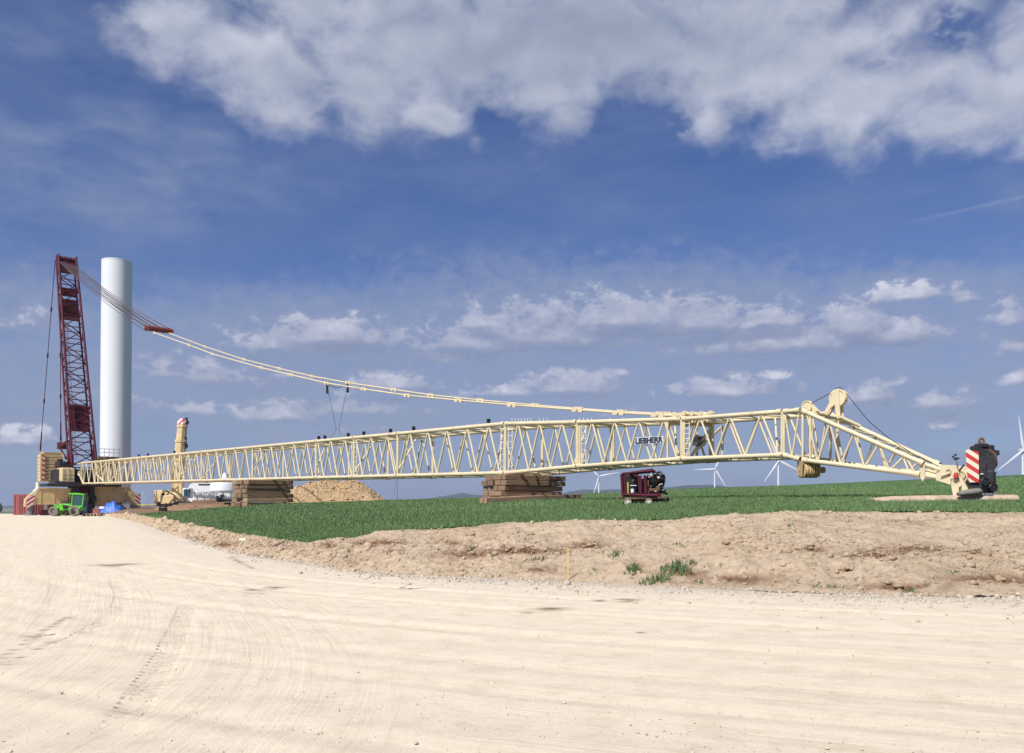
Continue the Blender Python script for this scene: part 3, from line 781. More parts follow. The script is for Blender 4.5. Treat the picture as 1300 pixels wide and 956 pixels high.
# wind gauge and lamp
wg = MB(); a = onplane(1213, 593, .9); top = onplane(1213, 580, .9)
wg.tube(onplane(1217, 598, .9), onplane(1213.5, 580, .9), .012); wg.tube(onplane(1209, 580, .9), onplane(1216, 582, .9), .012)
for p in (onplane(1210, 580, .9), onplane(1213, 577.5, .9), onplane(1216, 582, .9), onplane(1212, 583, .9)): wg.disc(p, (0,0,1), .045, .06, 10)
wg.tube(onplane(1215, 601, .9), onplane(1224, 590, .9), .03); wg.build('wind_gauge', M['black'], nose)
lm = MB(); lm.tube(onplane(1213.5, 606, .72), onplane(1214, 600, .72), .10, .06, 12); lm.build('warning_lamp', M['red'], nose)
# winch inside slim section, plates and pendants laid on top
wn = MB()
cw = onplane(887, 561, W/2); wn.tube(cw-NH*.35, cw+NH*.3, .21, n=16); wn.box(cw+UPV*.22, (.45, .5, .08), (U, NH, UPV)); wn.build('rope_winch', M['grey'], crane)
wf = MB()
for a_px, b_px in (((877,579),(908,535)),((877,579),(917,541)),((868,538),(905,541)),((905,541),(905,579)),((917,541),(917,578)),((868,538),(868,545))):
    wf.tube(onplane(*a_px, W/2), onplane(*b_px, W/2), .06)
wf.box(onplane(884, 536.5, W/2), (2.3, 1.3, .16), (U, NH, UPV)); wf.build('winch_frame', M['cream'], crane)
# sign
sg = MB(); pa = onplane(806, 564.3, .3-.13); pb = onplane(842, 562, .3-.13); pc = onplane(842, 553.4, .3-.13); pd = onplane(806, 555.4, .3-.13)
sg.prism([pa, pb, pc, pd], NH*.02)
sign = sg.build('sign_board', M['sign_white'], crane)
cu = bpy.data.curves.new('lettering', 'FONT'); cu.body = 'LIEBHERR'; cu.size = 1; cu.offset = .032; cu.extrude = .004; cu.space_character = 1.05; cu.align_x = 'CENTER'; cu.align_y = 'CENTER'
tmp = bpy.data.objects.new('tmp_text', cu); col.objects.link(tmp); bpy.context.view_layer.update()
dg = bpy.context.evaluated_depsgraph_get(); me = bpy.data.meshes.new_from_object(tmp.evaluated_get(dg)); bpy.data.objects.remove(tmp)
co = np.array([v.co[:] for v in me.vertices]); mn = co.min(0); mx = co.max(0)
bw = (pb-pa).length*.95; bh = ((pd-pa).length+(pc-pb).length)/2*.84
exd = (pb-pa).normalized(); eyd = (pd-pa).normalized(); cen = (pa+pb+pc+pd)/4-NH*.012
org = WORLD[sign.name]
for v in me.vertices:
    x = ((v.co.x-mn[0])/(mx[0]-mn[0])-.5)*bw; y = ((v.co.y-mn[1])/(mx[1]-mn[1])-.5)*bh
    v.co = cen+exd*x+eyd*y-NH*(v.co.z)-org
me.materials.append(M['sign_ink']); 
bm2 = bmesh.new(); bm2.from_mesh(me); gd = bmesh.ops.duplicate(bm2, geom=bm2.verts[:]+bm2.edges[:]+bm2.faces[:])
for e_2 in gd['geom']:
    if isinstance(e_2, bmesh.types.BMVert): e_2.co += exd*bw*.015-NH*.001
bm2.to_mesh(me); bm2.free()
lt = bpy.data.objects.new('lettering', me); col.objects.link(lt); lt.parent = sign
# rollers/rests on the top chord
for (px, py) in ((125.7,0),(137,0),(144.6,0),(176.4,0),(188,0),(221.7,0),(404.7,0),(412.4,0),(442,0),(461.8,0),(495.7,0),(525,0),(620,0)):
    b = MB(); p = Q(sv(onplane(px, 560, .05)), .05, H+.26); b.bbox(p, (.16, .2, .26), (U, NH, UPV), b=.02); b.tube(p-UPV*.2, p-UPV*.05, .05); b.build('pendant_rest', M['black'], crane)
# small posts along the top
ps = MB()
for px in list(range(578, 610, 5))+list(range(650, 676, 4))+list(range(685, 700, 5))+list(range(736, 756, 5))+[775, 791]:
    q = onplane(px, 535 if px > 640 else 541, .02 if px < 733 else .2); s_ = sv(q)
    base = Q(s_, .05, H) if px < 641 else q+Vector((0,0,.02)); ps = MB(); ps.tube(base, base+UPV*.17, .018, n=5); ps.build('top_peg', M['cream_white'], crane)
# ------------------------------------------------------------------ pendants
near_pts = [(196,422.5),(240,438),(270,449.5),(332,467),(370,476),(415,486.5),(462,494),(517,502),(582,508.2),(650,514.2),(733,520.3),(785,524),(835,526.6),(862,528)]
far_pts = [(211,421.5),(260,440),(310,456.5),(355,468),(397,477.8),(442,486),(500,494.6),(547,501.6),(610,508),(680,514.5),(735,519),(790,522.8),(845,525.5),(900,527)]
for pts, v in ((near_pts, .35), (far_pts, W-.35)):
    b = MB(); k = MB(); pl = [onplane(x, y, v) for x, y in pts]
    for a, c in zip(pl[:-1], pl[1:]): b.tube(a, c, .055 if a.y > 60 else .05, n=8)
    po = b.build('pendant_bar', M['cream_white'] if False else M['cream'], crane)
    for q, nx in zip(pl, pl[1:]+[pl[-2]]):
        k = MB(); d = (nx-q).normalized(); k.box(q, (.75, .10, .22), (d, NH, d.cross(NH)))
        k.tube(q-NH*.14, q+NH*.14, .08, n=8)
        k.build('pendant_link', M['cream'], po)
# stacked loose pendant bars lying on the boom top near the winch
lb = MB()
for (x0, y0, x1, y1, v) in ((836,525.5,868,526.5,.5),(845,527.5,904,525.5,1.0),(868,526,903,524.5,1.6),(870,524.8,900,526.5,.4)):
    lb.tube(onplane(x0, y0, v), onplane(x1, y1, v), .06)
    for t in (0, .33, .66, 1): lb.tube(onplane(x0+(x1-x0)*t, y0+(y1-y0)*t, v)-NH*.12, onplane(x0+(x1-x0)*t, y0+(y1-y0)*t, v)+NH*.12, .11)
lb.build('loose_pendant_bar', M['cream'], crane)
vr_ = MB()
a = onplane(415.5, 489, .35); b = onplane(441.5, 488, W-.35)
vr_.path([a, Q(sv(onplane(427, 545, 1.2)), 1.2, H+.9), Q(sv(onplane(424, 552, 1.2)), .6, H)], .014, 5)
vr_.path([b, onplane(430, 545, 1.4), onplane(432, 552, 1.5)], .014, 5)
mid = (a+b)/2-Vector((0,0,.25)); vr_.path([a, mid, b], .022, 6)
vr_.build('sling_rope', M['steel_rope'], crane)
for p in (a, b): cl = MB(); cl.bbox(p-Vector((0,0,.28)), (.16,.16,.75), b=.03); cl.build('sling_clamp', M['black'], crane)
hr = MB(); hr.path([onplane(504.5, 607, 0), onplane(504.7, 634, 0)], .012, 5); hr.path([onplane(503, 610, .2), onplane(500, 628, .2)], .010, 5)
hr.build('hanging_rope', M['steel_rope'], crane)

# ------------------------------------------------------------------ mast
MBs = P(105, 591, 121.5); MTp = P(84, 329, 128.5)
md = (MTp-MBs).normalized(); mL = (MTp-MBs).length
wv = NH.copy(); wd_ = md.cross(wv).normalized()
if wd_.dot(U) < 0: wd_ = -wd_
def mp_(t, a, d):
    """t 0..1 up the mast; a -1..1 across; d 0 front, 1 back"""
    wide = 1.62+(1.20-1.62)*t; deep = 1.9+(1.5-1.9)*t
    return MBs+md*(mL*t)+wv*(a*wide)+wd_*((d-.5)*deep)
mc = MB()
for a in (-1, 1):
    for d in (0, 1): mc.tube(mp_(0, a, d), mp_(1, a, d), .17 if d == 0 else .13)
mast = mc.build('mast', M['maroon'], crane)
ml = MB(); npan = 17
for k in range(npan):
    t0, t1 = k/npan, (k+1)/npan; sgn = 1 if k % 2 else -1
    for d in (0, 1):
        ml.tube(mp_(t0, sgn*(1 if d else -1), d), mp_(t1, -sgn*(1 if d else -1), d), .075, n=6)
    if True:
        for d in (0, 1): ml.tube(mp_(t0, -1, d), mp_(t0, 1, d), .07, n=6)
    for a in (-1, 1):
        ml.tube(mp_(t0, a, 0 if k % 2 else 1), mp_(t1, a, 1 if k % 2 else 0), .06, n=6)
ml.build('mast_lacing', M['maroon'], mast)
mhd = MB()
mhd.box((mp_(.955,0,.5)), (2.3, 1.7, .9), (wv, wd_, md)); mhd.tube(mp_(1, -1.1, .5), mp_(1, 1.1, .5), .22)
for a in (-1.05, 1.05):
    mhd.prism([mp_(.93, a, 0), mp_(1.01, a, 0), mp_(1.02, a, 1), mp_(.93, a, 1)], wv*.12)
for i in range(7): mhd.disc(mp_(.99, -.8+i*.27, .2), wv, .42, .2, 16, groove=.05)
mhd.build('mast_head', M['maroon'], mast)
mw = MB()
for t in (.72, .75, .785, .82): dr = MB(); dr.tube(mp_(t, -.85, .5), mp_(t, .85, .45), .30, n=12); dr.build('winch_drum', M['maroon'], mast)
for t in (.70, .735, .77, .84): mw.build('winch_platform', M['maroon'], mast) if mw.v else None; mw = MB(); mw.box(mp_(t, 0, .5), (2.2, 1.2, .12), (wv, wd_, md))
mw.build('winch_platform', M['maroon'], mast); mw = MB(); mw.box(mp_(.19, 0, .6), (2.7, .6, 1.9), (wv, wd_, md)); mw.box(mp_(.225, 0, .6), (2.9, .7, .25), (wv, wd_, md))
mw.box(mp_(.25, 0, .5), (2.4, .2, 1.6), (wv, wd_, md)); mw.tube(mp_(.27, -1, .5), mp_(.27, 1, .5), .3, n=12)
mw.build('mast_winch', M['maroon'], mast)
mld = MB()
for a in (-.86, -.62): mld.tube(mp_(0.02, a, -.08), mp_(.66, a, -.08), .03, n=5)
for i in range(60): mld.tube(mp_(.02+.64*i/60, -.86, -.08), mp_(.02+.64*i/60, -.62, -.08), .02, n=4)
mld.build('mast_ladder', M['maroon'], mast)
mf = MB()
for a in (-1, 1): mf.prism([mp_(.02, a*.95, -.1), mp_(-.05, a*.9, .5), mp_(.02, a*.95, 1.1), mp_(.10, a, .5)], wv*.16)
mf.tube(mp_(.12, -1.0, 1.1), P(77, 566, 127), .18); mf.box(P(78.5, 566, 127), (1.0, .8, 1.0)); mf.tube(P(77, 570, 127), P(88, 588, 123), .14)
mf.build('mast_foot', M['maroon'], mast)
ts_ = MB(); ts_.tube(P(80, 577, 126), P(87, 588, 123), .09); ts_.build('stay_bar', M['cream_white'], mast)
# hoist ropes to the red block
blk = onplane(201, 418.5, W/2)
hb = MB()
hb.bbox(blk, (W+.1, .8, .28), (NH, U, UPV), b=.08)
for i in range(8): hb.disc(blk+NH*(-1.2+.34*i)+UPV*.02, NH, .34, .2, 16, groove=.05)
for sd in (-1, 1): hb.prism([blk+NH*sd*(W/2-.1)+U*.7-UPV*.1, blk+NH*sd*(W/2-.1)+U*.5+UPV*.5, blk+NH*sd*(W/2-.1)-U*.9, blk+NH*sd*(W/2-.1)-U*.9-UPV*.3], NH*.1)
hb.build('equaliser_block', M['red_block'], crane)
for i in range(9):
    f = i/8; a = mp_(.975-.012*f, -1+2*f, .15)
    hr = MB()
    for dz in ((-.3, .3) if i in (0, 8) else ((-.3, 0, .3)[i % 3],)):
        b = blk+NH*(-1.3+2.6*f)+U*.2+UPV*dz
        n = 5; pts = []
        for j in range(n+1):
            t_ = j/n; p = a+(b-a)*t_; p = p-Vector((0,0,4*.55*t_*(1-t_))); pts.append(p)
        hr.path(pts, .045, 4)
    hr.build('hoist_rope', M['rope_grey'], mast)
# back stays to the ballast
bs_ = MB(); kn = MB()
for (a, b) in ((mp_(.985, -1.25, .6), P(51, 574, 129.5)), (P(76.5, 345, 129), P(77.2, 562, 127.5))):
    bs_ = MB(); bs_.tube(a, b, .055, n=6)
    q = b-(b-a).normalized()*3; bs_.tube(q, b, .10, n=6)
    bso = bs_.build('back_stay', M['maroon'], mast)
    for j in (1, 2, 3, 4):
        kn = MB(); q = a+(b-a)*(j*.24); kn.tube(q, q+(b-a).normalized()*.7, .13, n=6); kn.build('stay_joint', M['black'], bso)

# ------------------------------------------------------------------ superstructure, ballast, outriggers
def fz(s, v, z):
    p = Q(s, v, 0); return Vector((p.x, p.y, z))
AX = (NH, Vector((U.x, U.y, 0)).normalized(), Vector((0,0,1)))
def elev(py, Y): return EYE+slope(py)*Y
def vat(px, s):  # lateral offset v whose column is px at station s
    r = ray(px, 600); k = Q(s, 0, 0); # solve k + NH*v on ray column
    # (k.x+NH.x v)/(k.y+NH.y v) = r.x/r.y
    m_ = r.x/r.y; return (m_*k.y-k.x)/(NH.x-m_*NH.y)
sB = jo[-1]+15
Yb_ = Q(sB, 0, 0).y
zt0, zt1 = elev(577.5, Yb_), elev(611.5, Yb_)
for (pa_, pb_) in ((52, 80.5), (124, 152)):
    v0, v1 = vat(pa_, sB), vat(pb_, sB); nS = 8; hS = (zt0-zt1)/nS
    for k in range(nS):
        b = MB(); b.bbox(fz(sB+1.3, (v0+v1)/2, zt1+hS*(k+.5)), (v1-v0-.12, 2.6, hS-.05), AX, b=.05)
        b.tube(fz(sB-.02, v0+.6, zt1+hS*(k+.5)), fz(sB-.12, v0+.6, zt1+hS*(k+.5)), .07)
        b.build('ballast_slab', M['cream_dull'], crane)
v0 = vat(49.5, sB); v1 = vat(52.4, sB)
b = MB(); b.box(fz(sB+.1, (v0+v1)/2+.08, (zt0+zt1)/2+.1), (v1-v0-.1, .3, zt0-zt1+.5), AX); b.build('ballast_frame', M['cream'], crane)
b = MB(); b.box(fz(sB-.10, vat(55, sB), (zt0+zt1)/2), (.32, .06, (zt0-zt1)*.92), AX); b.build('chevron_strip', M['hz_edge'], crane)
b = MB(); b.box(fz(sB+1, vat(68, sB), zt0+.2), (vat(80.5, sB)-vat(56, sB), 2, .22), AX); b.box(fz(sB+1, vat(100, sB), zt1+.3), (9, 1.6, .5), AX)
b.build('ballast_beam', M['cream_dull'], crane)
b = MB()
for px in (126, 132, 138, 144, 151): b.tube(fz(sB-.1, vat(px, sB), zt0), fz(sB-.1, vat(px, sB), zt0+1.1), .035)
for z_ in (.55, 1.1): b.tube(fz(sB-.1, vat(126, sB), zt0+z_), fz(sB-.1, vat(151, sB), zt0+z_), .035)
b.build('guard_rail', M['cream_white'], crane)
# machine house: cab and housing in front of the ballast
sM = jo[-1]+9.5; Ym_ = Q(sM, 0, 0).y
b = MB(); b.bbox(fz(sM+1.5, vat(86, sM), elev(603, Ym_)), (vat(94.5, sM)-vat(78.5, sM), 3, elev(594, Ym_)-elev(612, Ym_)), AX, b=.12)
house = b.build('machine_house', M['cream_tan'], crane)
b = MB(); b.bbox(fz(sM+4, vat(103, sM), elev(604, Ym_)), (5.4, 5.5, 1.9), AX, b=.12)
for k_ in range(5): b.tube(fz(sM+.8, vat(97+3.5*k_, sM), elev(611, Ym_)), fz(sM+.8, vat(97+3.5*k_, sM), elev(594+k_ % 2*2, Ym_)), .16)
b.build('winch_housing', M['dark'], crane)
b = MB()
for (px_, py_, w_, h_, ds_) in ((83,586.5,.6,.9,3),(88,589,.8,.7,2.5),(92,592,.5,.5,1.5),(86,592,1.4,.35,1.5),(81,591.5,.5,.6,2)): b.bbox(fz(sM+ds_, vat(px_, sM), elev(py_, Ym_)), (w_, .9, h_), AX, b=.06)
b.build('hydraulic_unit', M['black'], crane)
b = MB(); zc = elev(603, Ym_); xa, xb = vat(78.5, sM), vat(94.5, sM)
for f in (.05, .5, .95): b.tube(fz(sM-.08, xa+(xb-xa)*f, zc-1), fz(sM-.08, xa+(xb-xa)*f, zc+.95), .04)
for z_ in (-.9, -.35, .2): b.tube(fz(sM-.08, xa, zc+z_), fz(sM-.08, xb, zc+z_), .035)
b.build('hand_rail', M['cream'], house)
b = MB(); b.bbox(fz(sM+3.5, vat(86, sM), elev(590, Ym_+3)), (1.2, 2.5, .8), AX, b=.1); b.tube(fz(sM+2, vat(84, sM), elev(590, Ym_+3)), fz(sM+2, vat(88, sM), elev(590, Ym_)), .4)
b.build('engine_block', M['dark'], house)
b = MB(); b.bbox(fz(sM+1, vat(104, sM), elev(616, Ym_)), (9.5, 6, .35), AX, b=.05)
b.bbox(fz(sM-.5, vat(103, sM), elev(614.3, Ym_)), (6, 2, .3), AX, b=.05); b.build('turntable_deck', M['dark'], crane)
# undercarriage
sU = jo[-1]+8.5; Yu = Q(sU, 0, 0).y; zg0 = zg(*Q(sU, 1, 0).xy)
b = MB(); b.bbox(fz(sU+1.5, vat(105, sU), (elev(617, Yu)+.6)/2), (2.4, 3, elev(617, Yu)-.2), AX, b=.15); b.tube(fz(sU+1.5, vat(105, sU), elev(619, Yu)), fz(sU+1.5, vat(105, sU), elev(614.5, Yu)), 1.5, n=24)
b.build('undercarriage', M['maroon'], crane)
for (px_, py_, w_, h_, mk) in ((95,628,1.0,3.0,'black'),(98,645,1.3,1.2,'dark'),(116,624,.6,2.2,'black'),(119,634,.5,1.0,'dark'),(112,646,1.1,1.3,'black'),(70,650,2.2,.7,'rust'),(57,651,1.2,.8,'maroon'),(85,646,1.4,1.6,'dark'),(158,646,1.0,.9,'grey'),(145,650,.8,.6,'rust')):
    b = MB(); c_ = fz(sU-.2, vat(px_, sU), 0); g0 = zg(c_.x, c_.y); zc_ = elev(py_, Yu); zc_ = max(zc_, g0+h_/2)
    b.bbox(Vector((c_.x, c_.y, zc_)), (w_, .8, h_), AX, b=.08); b.tube(Vector((c_.x, c_.y, zc_-h_/2)), Vector((c_.x, c_.y, g0-.05)), .12); b.build('drive_unit', M[mk], crane)
def outrigger(side, depth_s):
    s0 = sU+depth_s
    if side < 0: cols = (93.5, 49, 38, 33, 47); rows = (619.5, 640.5)
    else: cols = (120, 163, 172, 178, 164); rows = (617.5, 643)
    vs = [vat(c, s0) for c in cols]; Yq = Q(s0, vs[1], 0).y
    zt_, zb_ = elev(rows[0], Yq), elev(rows[1], Yq)
    poly = [fz(s0, vs[0], zt_), fz(s0, vs[1], zt_), fz(s0, vs[2], zt_-1.0), fz(s0, vs[3]+.0, zt_-1.5), fz(s0, vs[3]+.05*side, zb_-.3), fz(s0, vs[4], zb_), fz(s0, vs[0], zb_)]
    b = MB(); b.prism(poly, AX[1]*1.1)
    for (c_, w_) in (((vs[0]*.45+vs[1]*.55), .06), (vs[1]*.93+vs[0]*.07, .08)):
        b.box(fz(s0-.03, c_, (zt_+zb_)/2), (w_, .05, zt_-zb_), AX)
    b.box(fz(s0-.05, (vs[0]+vs[1])/2, zb_+.06), (abs(vs[0]-vs[1]), .12, .12), AX); b.box(fz(s0-.05, (vs[0]+vs[1])/2, zt_-.06), (abs(vs[0]-vs[1]), .12, .12), AX)
    og = b.build('outrigger', M['cream_dull'], crane)
    b = MB(); ex = min(vs[2], vs[3]), max(vs[2], vs[3])
    if side < 0: pl = [fz(s0-.05, vat(33.5, s0), elev(632, Yq)), fz(s0-.05, vat(38, s0), elev(629.5, Yq)), fz(s0-.05, vat(44.5, s0), elev(629.5, Yq)), fz(s0-.05, vat(42.5, s0), elev(640, Yq)), fz(s0-.05, vat(35, s0), elev(646, Yq))]
    else: pl = [fz(s0-.05, vat(172, s0), elev(627, Yq)), fz(s0-.05, vat(178.5, s0), elev(627, Yq)), fz(s0-.05, vat(178.5, s0), elev(636, Yq)), fz(s0-.05, vat(174.5, s0), elev(641, Yq)), fz(s0-.05, vat(171, s0), elev(638, Yq))]
    b.prism(pl, -AX[1]*.06); b.build('warning_panel', M['hz_left'] if side < 0 else M['hz_right'], og)
    b = MB(); vj = vs[2]*.8+vs[1]*.2; zgr = zg(*fz(s0+.5, vj, 0).xy)
    b.tube(fz(s0+.5, vj, zb_-.1), fz(s0+.5, vj, zgr+.15), .38, n=14); b.tube(fz(s0+.5, vj, zgr+.25), fz(s0+.5, vj, zgr-.05), .8, n=18); b.build('jack', M['grey'], og)
    if side < 0:
        b = MB(); b.prism([fz(s0-.02, vat(40, s0), elev(628.5, Yq)), fz(s0-.02, vat(49, s0), elev(618, Yq)), fz(s0-.02, vat(52, s0), elev(618.5, Yq)), fz(s0-.02, vat(44, s0), elev(630, Yq))], AX[1]*1.3)
        b.tube(fz(s0+.6, vat(49.5, s0), elev(619, Yq)), fz(s0+.6, vat(49.5, s0), elev(612, Yq)), .25); b.build('fly_plate', M['cream_white'], og)
outrigger(-1, 0); outrigger(1, 0)
# rear outriggers behind, half hidden
for (c0, c1) in ((60, 96), (118, 150)):
    s0 = sU+6; v0, v1 = vat(c0, s0), vat(c1, s0); Yq = Q(s0, v0, 0).y
    b = MB(); b.bbox(fz(s0, (v0+v1)/2, elev(631, Yq)), (v1-v0, 1.2, 2.2), AX, b=.08); og = b.build('outrigger', M['cream_dull'], crane)
    ve = v0 if c0 < 100 else v1; b = MB(); b.tube(fz(s0, ve, elev(636, Yq)), fz(s0, ve, zg(*fz(s0, ve, 0).xy)-.05), .38, n=12); b.build('jack', M['grey'], og)

# ------------------------------------------------------------------ turbine tower under construction
Yt = 152
tb = P(146, 650, Yt); tb.z = zg(tb.x, tb.y)-.3; tt_ = P(149.0, 333, Yt); r0 = 18.1/F*Yt
b = MB(); nseg = 64; zz = np.linspace(tb.z, tt_.z, 5); vs = []
for z_ in zz:
    for k in range(nseg):
        a = 2*math.pi*k/nseg; vs.append((tb.x+math.cos(a)*r0, tb.y+math.sin(a)*r0, z_))
fs_ = [(i*nseg+k, i*nseg+(k+1) % nseg, (i+1)*nseg+(k+1) % nseg, (i+1)*nseg+k) for i in range(4) for k in range(nseg)]
b.add(vs, fs_, True); b.add(vs[-nseg:], [tuple(range(nseg))])
tow = b.build('turbine_tower', M['tower'])
tag(tow, 'thick plain white tower tube standing upright behind the dark red mast', 'tower')
b = MB(); b.tube((tb.x, tb.y, tt_.z-.02), (tb.x, tb.y, tt_.z+.12), r0*1.012, n=64); b.build('top_flange', M['white'], tow)

# ------------------------------------------------------------------ red container
p0 = P(15.5, 655, 132); p0.z = zg(p0.x, p0.y)
def corrugated(name, a, b, depth_dir, hgt, depth, mat, parent=None, pitch=.28, amp=.05, label=None, cat=None):
    """box whose front wall a->b is ribbed; depth_dir unit vector"""
    L_ = (b-a).length; e = (b-a).normalized(); nrm = depth_dir; m = MB()
    n = max(4, int(L_/pitch)); pts = []
    for k in range(n):
        s = L_*k/n; d = L_/n
        for q, o_ in ((0, 0), (.3, 0), (.5, amp), (.8, amp)): pts.append(a+e*(s+q*d)+nrm*o_)
    pts.append(b)
    nn = len(pts); vs = [p+Vector((0,0,.12)) for p in pts]+[p+Vector((0,0,hgt-.12)) for p in pts]
    m.add(vs, [(k, k+1, nn+k+1, nn+k) for k in range(nn-1)])
    c = (a+b)/2+nrm*(depth/2+amp*1.2)
    m.box(c+Vector((0,0,hgt/2)), (L_-.02, depth-amp*2, hgt-.06), (e, nrm, Vector((0,0,1))))
    for z_ in (.07, hgt-.07): m.box((a+b)/2+nrm*(depth/2)+Vector((0,0,z_)), (L_+.04, depth+.06, .14), (e, nrm, Vector((0,0,1))))
    for p in (a, b):
        for dd in (0, depth): m.box(p+nrm*dd+Vector((0,0,hgt/2)), (.16, .16, hgt), (e, nrm, Vector((0,0,1))))
    return m
ed = Vector((.97, -.25, 0)).normalized(); dd = Vector((.25*.6, .97, 0)).normalized()
base = P(16, 655, 121); base.z = zg(base.x, base.y)
b_ = base+Vector((2.5, .1, 0))
root = empty('shipping_container', base, 'dark red shipping container behind the striped end of the left outrigger', 'container')
w1 = MB(); hC = elev(627.3, 121)-base.z
long_dir = (P(66, 650, 126)-base); long_dir.z = 0; fe = b_; ll = Vector((1, .55, 0)).normalized()
m = corrugated('', fe, fe+ll*7, Vector((-ll.y, ll.x, 0)), hC, 2.3, None); m.build('side_wall', M['container_red'], root)
e2 = (fe-base).normalized(); m = MB(); m.bbox((base+fe)/2+Vector((0,.55,hC/2)), ((fe-base).length, 1.0, hC), b=.04)
for f in (.1, .37, .5, .63, .9): q = base+(fe-base)*f; m.tube(q+Vector((0,-.02,.1)), q+Vector((0,-.02,hC-.1)), .035)
m.build('end_door', paint('container_red_end', (.30,.085,.085), .6, var=.15), root)

# ------------------------------------------------------------------ green tractor
tg = gp(76, 655.3, 60, 112.2); tg = P(76, 655, 108); tg.z = zg(tg.x, tg.y)
tr = empty('farm_tractor', tg, 'bright green tractor with glazed cab parked under the left side of the crane', 'tractor')
k = 108/F
def tp_(px, py, dy=0): return P(px, py, 108+dy)
b = MB(); b.prism([tp_(74, 641, -.5), tp_(78, 639.5, -.5), tp_(91, 638.5, -.5), tp_(91, 647, -.5), tp_(76, 648, -.5)], Vector((0,1.0,0)))
b.build('bonnet', M['green'], tr)
b = MB(); b.prism([tp_(79.5, 639.7, -.56), tp_(90, 639.2, -.56), tp_(90, 646, -.56), tp_(80, 646, -.56)], Vector((0,.05,0))); b.build('engine_grille', M['dark'], tr)
b = MB()
for dy in (-.85, .65):
    for a, c, e in (((91,644),(92,627.5),.07),((104.5,643),(106.5,628),.07),((92,627.5),(106.5,628),.08),((91,644),(104.5,643),.09)): b.tube(tp_(*a, dy), tp_(*c, dy), e)
for a in ((92,627.5),(106.5,628),(91,644),(104.5,643)): b.tube(tp_(*a, -.85), tp_(*a, .65), .07)
b.box(tp_(99, 626.8, -.1), (1.55, 1.7, .14)); b.box(tp_(98, 645.8, -.1), (1.5, 1.4, .45)); cab = b.build('cab', M['green'], tr)
b = MB(); b.prism([tp_(91.5, 643.5, -.82), tp_(104.3, 642.5, -.82), tp_(106, 628.5, -.82), tp_(92.3, 628.2, -.82)], Vector((0,1.4,0))); b.build('window', M['glass'], cab)
def wheel(px, py, r, parent, dy, w=.45, rim=M['grey']):
    b = MB(); c = tp_(px, py, dy); prof = [(r*.55,-w/2),(r*.93,-w/2),(r,-w*.35),(r,w*.35),(r*.93,w/2),(r*.55,w/2)]; n = 24; vs = []
    for i in range(n):
        a = 2*math.pi*i/n; rr = r
        for (q, y) in prof: s_ = 1+(.03 if (i % 2 and q > r*.9) else 0); vs.append(c+Vector((math.cos(a)*q*s_, y, math.sin(a)*q*s_)))
    m = len(prof); fsx = [(i*m+j, ((i+1) % n)*m+j, ((i+1) % n)*m+(j+1) % m, i*m+(j+1) % m) for i in range(n) for j in range(m)]
    b.add(vs, fsx); o = b.build('wheel', M['tyre'], parent)
    b = MB(); b.disc(c, (0,1,0), r*.56, w*.8, 16); b.build('rim', rim, o)
b = MB(); b.tube(tp_(87, 640, -.3), tp_(87, 631, -.3), .06); b.build('exhaust', M['dark'], tr)
b = MB(); b.disc(tp_(96, 625.8, -.1), (0,0,1), .09, .14, 10); b.build('beacon', M['rust'], tr)
b = MB(); b.box(tp_(92.5, 651, -1.1), (.5, .3, .06)); b.box(tp_(92.5, 648.5, -1.1), (.5, .3, .06)); b.tube(tp_(90.2, 652, -1.1), tp_(90.2, 644, -1.1), .03); b.build('step', M['dark'], tr)
b = MB(); b.tube(tp_(71, 646, -.9), tp_(80, 640, -.9), .09); b.tube(tp_(80, 640, -.9), tp_(91, 642, -.9), .09); b.build('loader_arm', M['green'], tr)
wheel(68.5, 649, .62, tr, -.7); wheel(95, 648.5, .66, tr, -.9, .5); wheel(84, 650.5, .42, tr, .6, .35); wheel(72, 650, .6, tr, .8)
b = MB(); b.prism([tp_(68, 640, -.2), tp_(74, 642, -.2), tp_(77, 652, -.2), tp_(73, 653, -.2), tp_(70, 645, -.2)], Vector((0,.4,0)))
b.box(tp_(72, 652, -.1), (.6, 1.2, .5)); b.build('front_loader', M['green'], tr)
b = MB(); b.prism([tp_(89, 643, -1.1), tp_(93, 641.5, -1.1), tp_(98, 642, -1.1), tp_(102, 646, -1.1), tp_(100, 646, -1.1), tp_(96, 643.5, -1.1), tp_(91, 644.5, -1.1)], Vector((0,.5,0))); b.build('mudguard', M['green'], tr)

# ------------------------------------------------------------------ goods beside the tractor
dg_ = P(107.5, 653, 109); dg_.z = zg(dg_.x, dg_.y)
b = MB(); hD = 1.25
b.tube(dg_, dg_+Vector((0,0,hD)), .27, .27, 18); 
for z_ in (.05, .42, .82, 1.2): b.tube(dg_+Vector((0,0,z_-.03)), dg_+Vector((0,0,z_+.03)), .29, n=18)
tag(b.build('plastic_drum', M['blue_drum']), 'tall pale blue drum standing right beside the green tractor cab', 'drum')
def crate(name, x0, x1, y0, y1, Y, mat, label, cat, dep=1.2, lid=None):
    a = P(x0, y1, Y); a.z = zg(a.x, a.y); w = (x1-x0)/F*Y; h = elev(y0, Y)-elev(y1, Y)
    rt = empty(name, a+Vector((w/2, dep/2, 0)), label, cat)
    m = MB(); m.bbox(a+Vector((w/2, dep/2, h*.47+.05)), (w, dep, h*.9), b=.05); m.build('body', mat, rt)
    m = MB(); m.bbox(a+Vector((w/2, dep/2, h-.05)), (w+.08, dep+.08, .12), b=.03)
    for q in (.12, .88): m.box(a+Vector((w*q, dep/2, .06)), (.14, dep, .12))
    m.build('lid', lid or mat, rt)
crate('tool_chest', 117.5, 127.5, 641.5, 650.5, 111, M['red_box'], 'faded red chest on the ground in front of the right outrigger', 'chest')
crate('storage_box', 127.5, 137, 640.5, 650, 111.5, M['container_white'], 'white box between the faded red chest and the blue tarpaulin', 'box')
